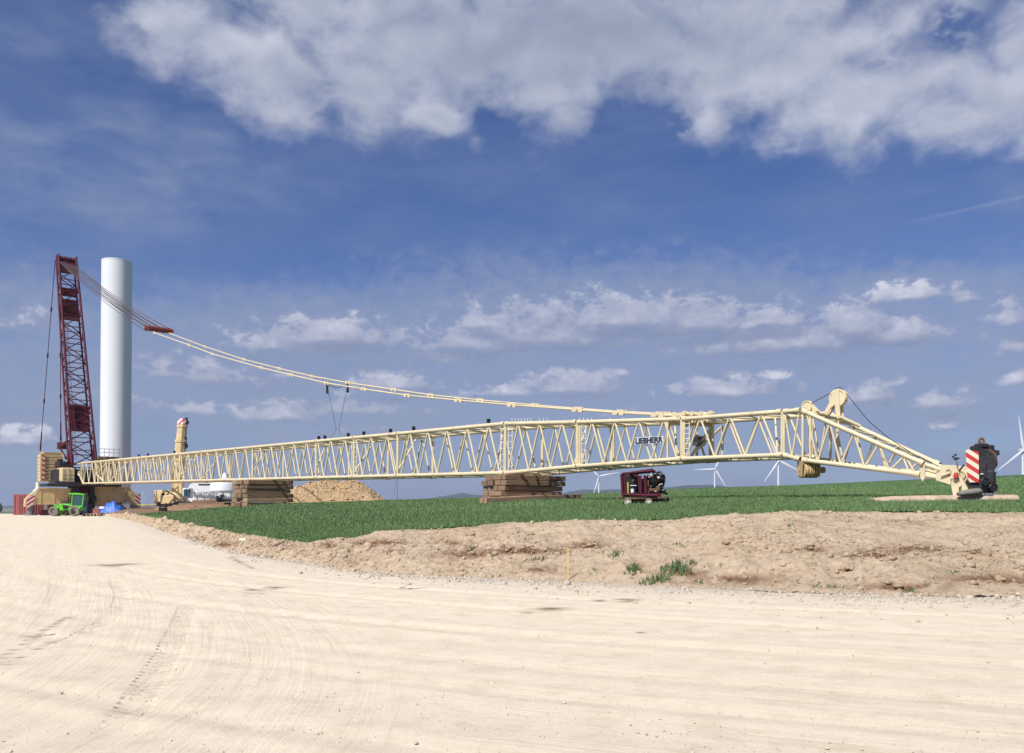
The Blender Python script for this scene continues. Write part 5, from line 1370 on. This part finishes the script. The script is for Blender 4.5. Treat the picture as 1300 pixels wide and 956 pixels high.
# far tree at the left edge
tp0 = P(-1.5, 648, 700); tp0.z = -15
tre = empty('far_tree', tp0, 'dark rounded tree far off at the left edge', 'tree')
m = MB(); m.tube(tp0, tp0+Vector((0,0,12)), .5, .25, 8)
for a in range(5): m.tube(tp0+Vector((0,0,7+a)), tp0+Vector((math.cos(a*2)*2.2, math.sin(a*2)*2.2, 11+a)), .2, .08, 6)
m.build('trunk', M['rust'], tre)
m = MB(); r_ = random.Random(5)
for i in range(900):
    a = r_.uniform(0, 6.28); e = r_.uniform(-1, 1); q = r_.uniform(.5, 1)**.5; c = tp0+Vector((math.cos(a)*2.7*q*math.sqrt(1-e*e), math.sin(a)*2.7*q*math.sqrt(1-e*e), 15+e*q*4.2))
    n_ = Vector((r_.uniform(-1,1), r_.uniform(-1,1), r_.uniform(-1,1))).normalized(); x_ = n_.orthogonal().normalized(); y_ = n_.cross(x_); s_ = r_.uniform(.2, .45)
    m.add([c+x_*s_, c+y_*s_, c-x_*s_, c-y_*s_], [(0,1,2,3)])
m.build('crown', M['grass'], tre)

# ------------------------------------------------------------------ stakes, stones, tufts
a = gp(721, 737, 12, 30); m = MB(); hS = 40/F*a.y; m.box(a+Vector((0,0,hS/2-.05)), (.018,.018,hS+.1)); m.add([a+Vector((-.0125,-.0125,hS)), a+Vector((.0125,-.0125,hS)), a+Vector((.0125,.0125,hS)), a+Vector((-.0125,.0125,hS)), a+Vector((0,0,hS+.03))], [(0,1,4),(1,2,4),(2,3,4),(3,0,4)])
tag(m.build('survey_stake', M['yellow_stake']), 'thin yellow survey stake standing at the edge of the road', 'stake')
a = gp(302, 701, 20, 50); rt = empty('marker_stake', a, 'short pale leaning stake with a flat top on the left end of the bank', 'stake')
t_ = a+Vector((.16, 0, 15/F*a.y)); m = MB(); m.tube(a-Vector((0,0,.05)), t_, .02, n=6); m.build('stake', M['pale_wood'], rt)
m = MB(); m.bbox(t_+Vector((.02,0,.03)), (.24,.03,.08), b=.01); m.build('head_board', M['cream_white'], rt)
# stones along the foot of the bank: one uncountable mass
def rocks(name, n, fn, mat, label, cat, seed):
    r = np.random.default_rng(seed); Vs = []; Fs = []; k = 0
    ico = [(0,0,1),(.89,0,.45),(.28,.85,.45),(-.72,.53,.45),(-.72,-.53,.45),(.28,-.85,.45),(.72,.53,-.45),(-.28,.85,-.45),(-.89,0,-.45),(-.28,-.85,-.45),(.72,-.53,-.45),(0,0,-1)]
    fi = [(0,1,2),(0,2,3),(0,3,4),(0,4,5),(0,5,1),(1,6,2),(2,7,3),(3,8,4),(4,9,5),(5,10,1),(6,7,2),(7,8,3),(8,9,4),(9,10,5),(10,6,1),(11,7,6),(11,8,7),(11,9,8),(11,10,9),(11,6,10)]
    ico = np.array(ico); fi = np.array(fi)
    P_, S_ = fn(r, n); m = len(P_)
    sc3 = S_[:, None]*r.uniform(.6, 1.2, (m, 3)); sc3[:, 2] *= .7
    pert = r.uniform(.75, 1.2, (m, 12, 1)); th = r.uniform(0, 6.28, m)
    v = ico[None]*pert*sc3[:, None]; x = v[...,0]*np.cos(th)[:,None]-v[...,1]*np.sin(th)[:,None]; y = v[...,0]*np.sin(th)[:,None]+v[...,1]*np.cos(th)[:,None]
    v = np.stack([x, y, v[...,2]], -1)+P_[:, None]
    f = fi[None]+(np.arange(m)*12)[:, None, None]
    me = bpy.data.meshes.new(name); V = v.reshape(-1, 3); q = f.reshape(-1, 3)
    me.vertices.add(len(V)); me.vertices.foreach_set('co', V.ravel()); me.loops.add(q.size); me.loops.foreach_set('vertex_index', q.ravel().astype(np.int32))
    me.polygons.add(len(q)); me.polygons.foreach_set('loop_start', np.arange(len(q))*3); me.update(calc_edges=True); me.materials.append(mat)
    o = bpy.data.objects.new(name, me); col.objects.link(o); return tag(o, label, cat, kind='stuff')
def foot_stones(r, n):
    px = r.uniform(140, 1500, n); Yf = colv(px, FD); w = r.normal(0, 1, n); Yv = Yf-np.abs(w)*.42*np.where(r.uniform(0,1,n) < .3, 3.5, 1)+.32
    Xv = (px-650)/F*Yv; z = zt(Xv, Yv); s = r.lognormal(-4.2, .6, n)*np.clip(Yf/20, 1, 2.2); s = np.minimum(s, .10)
    keep = vnoise(px*.02, px*0, 8)+.25 > r.uniform(0, 1, n)*.9
    return np.stack([Xv, Yv, z+s*.15], -1)[keep], s[keep]
rocks('gravel', 9000, foot_stones, M['stone'], 'pale crushed stones strewn along the foot of the earth bank', 'gravel', 21)
def clods(r, n):
    px = r.uniform(140, 1500, n); Yf = colv(px, FD); Yc = colv(px, C[:,2]); t_ = r.uniform(0.02, 1.0, n); Yv = Yf+(Yc-Yf)*t_; Xv = (px-650)/F*Yv; z = zt(Xv, Yv)
    s = np.minimum(r.lognormal(-3.8, .65, n), .15)*np.clip(Yf/24, 1, 2.2); dens = vnoise(Xv*.5, Yv*.6, 15)**2*2.2*np.where(px < 480, 2.5, 1); keep = r.uniform(0, 1, n) < dens
    return np.stack([Xv, Yv, z+s*.1], -1)[keep], s[keep]
rocks('soil_clods', 16000, clods, m_soil, 'dry brown soil clods lying all over the bare bank', 'soil', 22)
def heap_lumps(r, n):
    i = r.integers(0, ny-1, n); j = r.integers(0, nx-1, n); s = np.minimum(r.lognormal(-2.7, .5, n), .28); ok = (hh[i, j] > .25) & (cs[i, j] > .15)
    return np.stack([XX[i,j], YY[i,j], ZZ[i,j]+s*.1], -1)[ok], s[ok]
lumps = rocks('soil_lumps', 3200, heap_lumps, m_heap, None, None, 23)
lumps.parent = hp_o
def road_stones(r, n):
    px = r.uniform(-50, 1350, n); py = 660+300*r.uniform(0, 1, n)**.7
    sl = SL(py); Yv = np.clip((.05-EYE)/sl, 3, 90); Xv = (px-650)/F*Yv; s = r.lognormal(-5.25, .45, n)
    ok = (Yv < colv(px, FD)-.3) | (px < 120)
    return np.stack([Xv, Yv, zroad(Xv, Yv)+s*.3], -1)[ok], s[ok]
rocks('loose_stones', 3200, road_stones, paint('loose_stone_chips', (.60,.53,.43), .95, var=.2, scale=9, spec=.1), 'tiny loose stones scattered over the pale road', 'gravel', 24)
def tuft(name, base, h, wdt, n, seed, label=None, group=None):
    r = random.Random(seed); m = MB()
    for i in range(int(n*.55)):
        a = r.uniform(0, 6.28); q = r.uniform(0, 1)**.9*wdt*1.25; b0 = Vector((base.x+math.cos(a)*q, base.y+math.sin(a)*q*.7, 0)); b0.z = zg(b0.x, b0.y)-.02
        hh_ = h*r.uniform(.5, 1.1)*(1-.4*q/wdt); ln = Vector((r.uniform(-.5,.5), r.uniform(-.5,.5), 0))*hh_*.9; w_ = Vector((math.cos(a*3), math.sin(a*3), 0))*r.uniform(.008,.015)
        p1 = b0+ln*.35+Vector((0,0,hh_*.62)); p2 = b0+ln+Vector((0,0,hh_))
        m.add([b0-w_, b0+w_, p1+w_*.8, p1-w_*.8, p2], [(0,1,2,3),(3,2,4)])
    o = m.build(name, M['grass']); return tag(o, label, 'grass tuft', group)
G_ = 'grass tufts on the bare earth bank'
for i, (px, py, h, w_, n, lab) in enumerate((
    (860, 724, .34, .26, 260, 'largest dense green grass tuft on the bank'),
    (833, 738, .26, .30, 240, 'wide green grass tuft low on the bank just above the gravel edge'),
    (804, 724, .24, .17, 170, 'upright green grass tuft between the yellow stake and largest tuft'),
    (782, 705, .18, .18, 110, 'small grass tuft high on the bank, right of the yellow stake'),
    (876, 717, .18, .14, 70, 'small grass tuft just right of the largest dense tuft'),
    (842, 722, .2, .1, 60, 'narrow grass tuft just left of the largest dense tuft'))):
    p = gp(px, py, 12, 30); tuft('grass_tuft', p, h, w_, n, i, lab, G_)
for i, (px, py, h, w_, n) in enumerate(((676,712,.16,.3,90),(690,710,.12,.2,50),(752,724,.12,.2,50),(706,708,.1,.08,25),(765,702,.08,.2,40),(860,692,.12,.15,40),(868,694,.1,.1,25),(1003,668,.16,.1,30),(1005,671,.1,.1,20),(1036,745,.1,.2,50),(1056,746,.12,.3,70),(1155,752,.14,.12,40),(1212,727,.1,.15,30),(1076,656,.1,.1,25),(1100,657,.08,.1,20),(598,697,.12,.12,30),(444,701,.12,.12,30),(430,697,.1,.1,20),(1012,740,.08,.1,20),(888,740,.14,.12,30),(896,720,.1,.12,25),(913,719,.1,.1,20),(730,713,.08,.1,20))):
    p = gp(px, py, 12, 34); tuft('grass_tuft', p, h, w_, n, 100+i, 'sparse little green grass tuft growing on the bare earth bank', G_)

# ------------------------------------------------------------------ haze
hz = MB(); hz.box((0, 11800, 50), (49500, 26500, 150)); HZO = None
mh = bpy.data.materials.new('haze'); mh.use_nodes = True; mh.node_tree.nodes.clear()
pv = mh.node_tree.nodes.new('ShaderNodeVolumePrincipled'); mo = mh.node_tree.nodes.new('ShaderNodeOutputMaterial')
pv.inputs['Color'].default_value = (.68, .79, 1, 1); pv.inputs['Density'].default_value = 9e-5; pv.inputs['Anisotropy'].default_value = .2
mh.node_tree.links.new(pv.outputs[0], mo.inputs['Volume'])
ho = hz.build('haze', mh); tag(ho, 'thin bluish air haze over the far land', 'haze', kind='stuff')

# ------------------------------------------------------------------ world: sky and clouds
SUN_AZ = math.atan2(-.57, -.81)   # measured from +Y towards +X
SUN_EL = R(50)
w = bpy.data.worlds.new('World'); sc.world = w; w.use_nodes = True; nt = w.node_tree; nt.nodes.clear(); N = nt.nodes; L = nt.links
out = N.new('ShaderNodeOutputWorld'); bg = N.new('ShaderNodeBackground'); L.new(bg.outputs[0], out.inputs[0])
tc = N.new('ShaderNodeTexCoord')
sx = N.new('ShaderNodeSeparateXYZ'); L.new(tc.outputs['Generated'], sx.inputs[0])
zc = math_(nt, 'MAXIMUM', sx.outputs[2], .004)
cx = N.new('ShaderNodeCombineXYZ'); L.new(sx.outputs[0], cx.inputs[0]); L.new(sx.outputs[1], cx.inputs[1]); L.new(zc, cx.inputs[2])
sky = N.new('ShaderNodeTexSky'); sky.sky_type = 'NISHITA'; sky.sun_disc = False; sky.sun_elevation = SUN_EL; sky.sun_rotation = SUN_AZ
sky.air_density = 1.0; sky.dust_density = .3; sky.ozone_density = 3.0; sky.altitude = 200
L.new(cx.outputs[0], sky.inputs[0])
# cloud space: bearing and elevation in degrees
DEG = 180/math.pi
az = math_(nt, 'MULTIPLY', math_(nt, 'ARCTAN2', sx.outputs[0], sx.outputs[1]), DEG)
el = math_(nt, 'MULTIPLY', math_(nt, 'ARCSINE', sx.outputs[2]), DEG)
ae = N.new('ShaderNodeCombineXYZ'); L.new(az, ae.inputs[0]); L.new(el, ae.inputs[1])
def azel(px, py):
    r = ray(px, py).normalized(); return math.degrees(math.atan2(r.x, r.y)), math.degrees(math.asin(r.z))
def cloud_noise(vec, scale, stretch, seed, detail=8, rough=.58):
    mp = N.new('ShaderNodeMapping'); mp.inputs['Scale'].default_value = (1, stretch, 1); mp.inputs['Location'].default_value = (seed, seed*.7, seed*1.3)
    L.new(vec, mp.inputs[0]); return noise_(nt, mp.outputs[0], scale, detail, rough, .15)
# warp
nw = N.new('ShaderNodeTexNoise'); nw.inputs['Scale'].default_value = .30; nw.inputs['Detail'].default_value = 3; L.new(ae.outputs[0], nw.inputs['Vector'])
vs_ = N.new('ShaderNodeVectorMath'); vs_.operation = 'SUBTRACT'; L.new(nw.outputs['Color'], vs_.inputs[0]); vs_.inputs[1].default_value = (.5,.5,.5)
vm = N.new('ShaderNodeVectorMath'); vm.operation = 'MULTIPLY'; L.new(vs_.outputs[0], vm.inputs[0]); vm.inputs[1].default_value = (3.2, 1.6, 0)
va = N.new('ShaderNodeVectorMath'); va.operation = 'ADD'; L.new(ae.outputs[0], va.inputs[0]); L.new(vm.outputs[0], va.inputs[1]); wv_ = va.outputs[0]
def blob_field(blobs, vec, flat=0):
    acc = None
    for (px, py, rx, ry, st_) in blobs:
        if flat: py = py+ry*.45; ry = ry*1.62; rx = rx*1.22
        a, e = azel(px, py); a1, _ = azel(px+rx, py); _, e1 = azel(px, py-ry)
        s1 = N.new('ShaderNodeVectorMath'); s1.operation = 'SUBTRACT'; L.new(vec, s1.inputs[0]); s1.inputs[1].default_value = (a, e, 0)
        s2 = N.new('ShaderNodeVectorMath'); s2.operation = 'MULTIPLY'; L.new(s1.outputs[0], s2.inputs[0]); s2.inputs[1].default_value = (1/(a1-a), 1/(e1-e), 0)
        o_ = s2
        if flat:
            s4 = N.new('ShaderNodeVectorMath'); s4.operation = 'MULTIPLY'; L.new(s2.outputs[0], s4.inputs[0]); s4.inputs[1].default_value = (-1, -flat, 0)
            o_ = N.new('ShaderNodeVectorMath'); o_.operation = 'MAXIMUM'; L.new(s2.outputs[0], o_.inputs[0]); L.new(s4.outputs[0], o_.inputs[1])
        s3 = N.new('ShaderNodeVectorMath'); s3.operation = 'LENGTH'; L.new(o_.outputs[0], s3.inputs[0])
        v = math_(nt, 'MULTIPLY', math_(nt, 'SUBTRACT', 1.6, s3.outputs['Value']), st_)
        acc = v if acc is None else math_(nt, 'MAXIMUM', acc, v)
    return acc
vmS = N.new('ShaderNodeVectorMath'); vmS.operation = 'MULTIPLY'; L.new(vs_.outputs[0], vmS.inputs[0]); vmS.inputs[1].default_value = (1.6, .5, 0)
vaS = N.new('ShaderNodeVectorMath'); vaS.operation = 'ADD'; L.new(ae.outputs[0], vaS.inputs[0]); L.new(vmS.outputs[0], vaS.inputs[1]); wS = vaS.outputs[0]
big = [(270,50,110,52,1),(360,90,110,66,1),(480,20,120,50,1),(470,110,130,60,1),(545,150,60,28,1),(600,60,260,95,1.1),(720,150,32,26,.8),(760,40,200,85,1.1),(930,60,120,100,1.1),(905,150,26,30,.85),(1010,140,60,40,.8),(1010,75,130,75,1.05),(860,70,130,60,1.1),(1100,115,150,75,1.0),(1150,20,90,50,.75),(1250,130,120,52,1),(1400,90,160,90,1),(1310,60,60,80,.9),(420,10,160,40,.9),(1010,187,38,7,.55),(640,165,40,16,.35)]
small = [(425,422,72,18,1),(345,432,60,14,.8),(395,440,110,14,.6),(40,404,34,13,.45),(255,470,85,17,.65),(360,472,40,9,.4),(565,452,60,9,.6),(600,428,80,18,.8),(615,405,40,14,.8),(700,418,110,26,.95),(790,398,120,20,1),(880,405,90,20,.95),(960,405,80,14,.9),(1000,430,130,19,.95),(1085,410,36,22,1.1),(1130,420,50,18,1),(1150,371,48,11,.95),(1228,376,16,8,.7),(1283,397,24,18,.8),(1290,430,40,20,.5),(500,483,44,13,.95),(725,485,58,17,.95),(650,494,50,10,.7),(985,474,22,8,.9),(930,490,70,14,.85),(1190,507,60,12,.55),(1100,498,40,14,.7),(1290,477,24,12,.8),(265,517,60,10,.6),(350,522,55,14,.85),(455,512,90,16,.6),(30,555,34,11,1),(1195,537,30,7,.6),(480,540,60,8,.4),(120,500,60,14,.35),(590,500,40,8,.3),(1060,455,50,10,.3),(800,520,80,8,.3)]
def dens(vec, cheap=False):
    n1 = cloud_noise(vec, .27, 1.4, 3.1, 8 if not cheap else 5, .46); n2 = cloud_noise(vec, .95, 1.5, 7.7, 8 if not cheap else 4, .56)
    return n1, n2
n1, n2 = dens(wv_); n2 = dens(wS)[1]
bb = blob_field(big, wv_); sb_ = blob_field(small, wS, 2.6)
holes = math_(nt, 'MAXIMUM', blob_field([(815,158,66,26,1),(1215,34,44,36,.75),(1125,78,40,20,.55),(640,156,40,16,.6)], wv_), 0.0)
bb = math_(nt, 'SUBTRACT', bb, math_(nt, 'MULTIPLY', holes, ramp(nt, n2, [(.36, .15), (.60, .85)])))
greyf = math_(nt, 'MULTIPLY', math_(nt, 'MAXIMUM', blob_field([(720,50,230,80,1),(560,40,120,60,.6),(430,120,120,40,.5)], wv_), 0.0), .26)
# big cloud: soft ragged
dB = math_(nt, 'ADD', math_(nt, 'ADD', bb, math_(nt, 'MULTIPLY', math_(nt, 'SUBTRACT', n2, .5), .65)), math_(nt, 'MULTIPLY', math_(nt, 'SUBTRACT', n1, .5), 1.9))
mB = N.new('ShaderNodeMapRange'); mB.interpolation_type = 'SMOOTHSTEP'; L.new(dB, mB.inputs[0]); mB.inputs[1].default_value = .05; mB.inputs[2].default_value = 1.45
dS = math_(nt, 'ADD', sb_, math_(nt, 'MULTIPLY', math_(nt, 'SUBTRACT', n2, .5), 2.5))
mS = N.new('ShaderNodeMapRange'); mS.interpolation_type = 'SMOOTHSTEP'; L.new(dS, mS.inputs[0]); mS.inputs[1].default_value = .22; mS.inputs[2].default_value = .85
# cirrus veil
vn = cloud_noise(ae.outputs[0], .09, 3.2, 1.7, 7, .6)
veil = math_(nt, 'MULTIPLY', ramp(nt, vn, [(.38, 0.), (.75, 1.)]), .40)
wb = blob_field([(60,220,260,90,1),(200,190,200,60,1),(50,60,140,80,.5),(1290,240,60,40,.5)], wv_)
veil2 = math_(nt, 'MULTIPLY', math_(nt, 'MULTIPLY', wb, .95, True), ramp(nt, cloud_noise(ae.outputs[0], .2, 2.6, 5.5, 7, .6), [(.25, 0.), (.75, 1.)]))
# haze band low down
hb_ = N.new('ShaderNodeMapRange'); hb_.interpolation_type = 'SMOOTHSTEP'; L.new(el, hb_.inputs[0]); hb_.inputs[1].default_value = 17; hb_.inputs[2].default_value = 0; hb_.inputs[3].default_value = 0; hb_.inputs[4].default_value = .68
band_n = ramp(nt, cloud_noise(ae.outputs[0], .14, 4.2, 9.1, 7, .6), [(.42, 0.), (.7, 1.)])
lowm = N.new('ShaderNodeMapRange'); lowm.interpolation_type = 'SMOOTHSTEP'; L.new(el, lowm.inputs[0]); lowm.inputs[1].default_value = 17; lowm.inputs[2].default_value = 9
hb2 = math_(nt, 'ADD', hb_.outputs[0], math_(nt, 'MULTIPLY', math_(nt, 'MULTIPLY', band_n, lowm.outputs[0]), .42), True)
# cloud shading: density sampled a little towards the sun (up-left) gives lit edges
off = N.new('ShaderNodeVectorMath'); off.operation = 'ADD'; L.new(wv_, off.inputs[0]); off.inputs[1].default_value = (-.55, 1.0, 0)
offS = N.new('ShaderNodeVectorMath'); offS.operation = 'ADD'; L.new(wS, offS.inputs[0]); offS.inputs[1].default_value = (-.40, .85, 0)
n1o = dens(off.outputs[0], True)[0]; n2o = dens(offS.outputs[0], True)[1]
sbo = blob_field(small, offS.outputs[0], 2.6)
litS = math_(nt, 'SUBTRACT', math_(nt, 'ADD', sb_, math_(nt, 'MULTIPLY', n2, 1.1)), math_(nt, 'ADD', sbo, math_(nt, 'MULTIPLY', n2o, 1.1)))
litB = math_(nt, 'SUBTRACT', math_(nt, 'MULTIPLY', n1, 1.0), math_(nt, 'MULTIPLY', n1o, 1.0))
BR = 10.0   # scale to Nishita radiance
cS = ramp(nt, math_(nt, 'MULTIPLY_ADD' if False else 'ADD', math_(nt, 'MULTIPLY', litS, .62), .34), [(.0, (.22,.265,.40)), (.35, (.27,.31,.44)), (.70, (.41,.435,.55)), (1.0, (.60,.61,.70))])
thick = math_(nt, 'MULTIPLY', math_(nt, 'SUBTRACT', dB, .6), .45, True)
cBf = math_(nt, 'ADD', math_(nt, 'MULTIPLY', litB, .85), math_(nt, 'SUBTRACT', math_(nt, 'SUBTRACT', .80, greyf), math_(nt, 'MULTIPLY', thick, .42)))
cB = ramp(nt, cBf, [(.0, (.24,.28,.38)), (.35, (.32,.36,.465)), (.65, (.43,.46,.56)), (1.0, (.60,.62,.70))])
hsv = N.new('ShaderNodeHueSaturation'); hsv.inputs['Saturation'].default_value = 1.0; hsv.inputs['Value'].default_value = 1.0; L.new(sky.outputs[0], hsv.inputs['Color'])
def scl(c, k):
    n = N.new('ShaderNodeVectorMath'); n.operation = 'SCALE'; L.new(c, n.inputs[0]); n.inputs['Scale'].default_value = k; return n.outputs[0]
tinted = mixc(nt, 1, hsv.outputs[0], (.475,.55,.80), 'MULTIPLY')
base = mixc(nt, hb2, tinted, (.255*BR,.31*BR,.45*BR))
base = mixc(nt, math_(nt, 'MAXIMUM', veil, veil2), base, (.19*BR,.245*BR,.40*BR))
# faded contrail
a0, e0 = azel(1150, 283); a1, e1 = azel(1300, 249)
ct1 = math_(nt, 'ABSOLUTE', math_(nt, 'SUBTRACT', math_(nt, 'SUBTRACT', el, e0), math_(nt, 'MULTIPLY', math_(nt, 'SUBTRACT', az, a0), (e1-e0)/(a1-a0))))
ctl = N.new('ShaderNodeMapRange'); L.new(ct1, ctl.inputs[0]); ctl.inputs[1].default_value = .16; ctl.inputs[2].default_value = .02; ctl.inputs[3].default_value = 0; ctl.inputs[4].default_value = .22
ctm = N.new('ShaderNodeMapRange'); L.new(az, ctm.inputs[0]); ctm.inputs[1].default_value = a0-.2; ctm.inputs[2].default_value = a0+3
base = mixc(nt, math_(nt, 'MULTIPLY', ctl.outputs[0], ctm.outputs[0]), base, (.32*BR,.37*BR,.52*BR))
c1_ = mixc(nt, math_(nt, 'MULTIPLY', mS.outputs[0], .90), base, scl(cS, BR))
lowv = N.new('ShaderNodeMapRange'); lowv.interpolation_type = 'SMOOTHSTEP'; L.new(dS, lowv.inputs[0]); lowv.inputs[1].default_value = -1.5; lowv.inputs[2].default_value = .5; lowv.inputs[3].default_value = 0; lowv.inputs[4].default_value = .66
c1_ = mixc(nt, lowv.outputs[0], c1_, mixc(nt, mS.outputs[0], (.26*BR,.305*BR,.44*BR), c1_))
c2_ = mixc(nt, math_(nt, 'MULTIPLY', mB.outputs[0], .93), c1_, scl(cB, BR))
L.new(c2_, bg.inputs['Color']); bg.inputs['Strength'].default_value = .1
w.cycles.sampling_method = 'MANUAL'; w.cycles.sample_map_resolution = 512

sun_d = bpy.data.lights.new('sun', 'SUN'); sun_d.energy = 5.0; sun_d.angle = R(.53); sun_d.color = (1, .95, .88)
sun = bpy.data.objects.new('sun', sun_d); col.objects.link(sun)
sdir = Vector((math.sin(SUN_AZ)*math.cos(SUN_EL), math.cos(SUN_AZ)*math.cos(SUN_EL), math.sin(SUN_EL)))
sun.rotation_euler = sdir.to_track_quat('Z', 'Y').to_euler(); sun.location = (0, 0, 60)

vs = sc.view_settings; sc.display_settings.display_device = 'sRGB'
vs.view_transform = 'Standard'; vs.look = 'None'; vs.gamma = 1; vs.exposure = 0.2; vs.use_curve_mapping = False
sc.render.engine = 'CYCLES'; sc.cycles.use_denoising = True; sc.cycles.max_bounces = 6; sc.cycles.volume_bounces = 0
sc.cycles.sample_clamp_indirect = 8
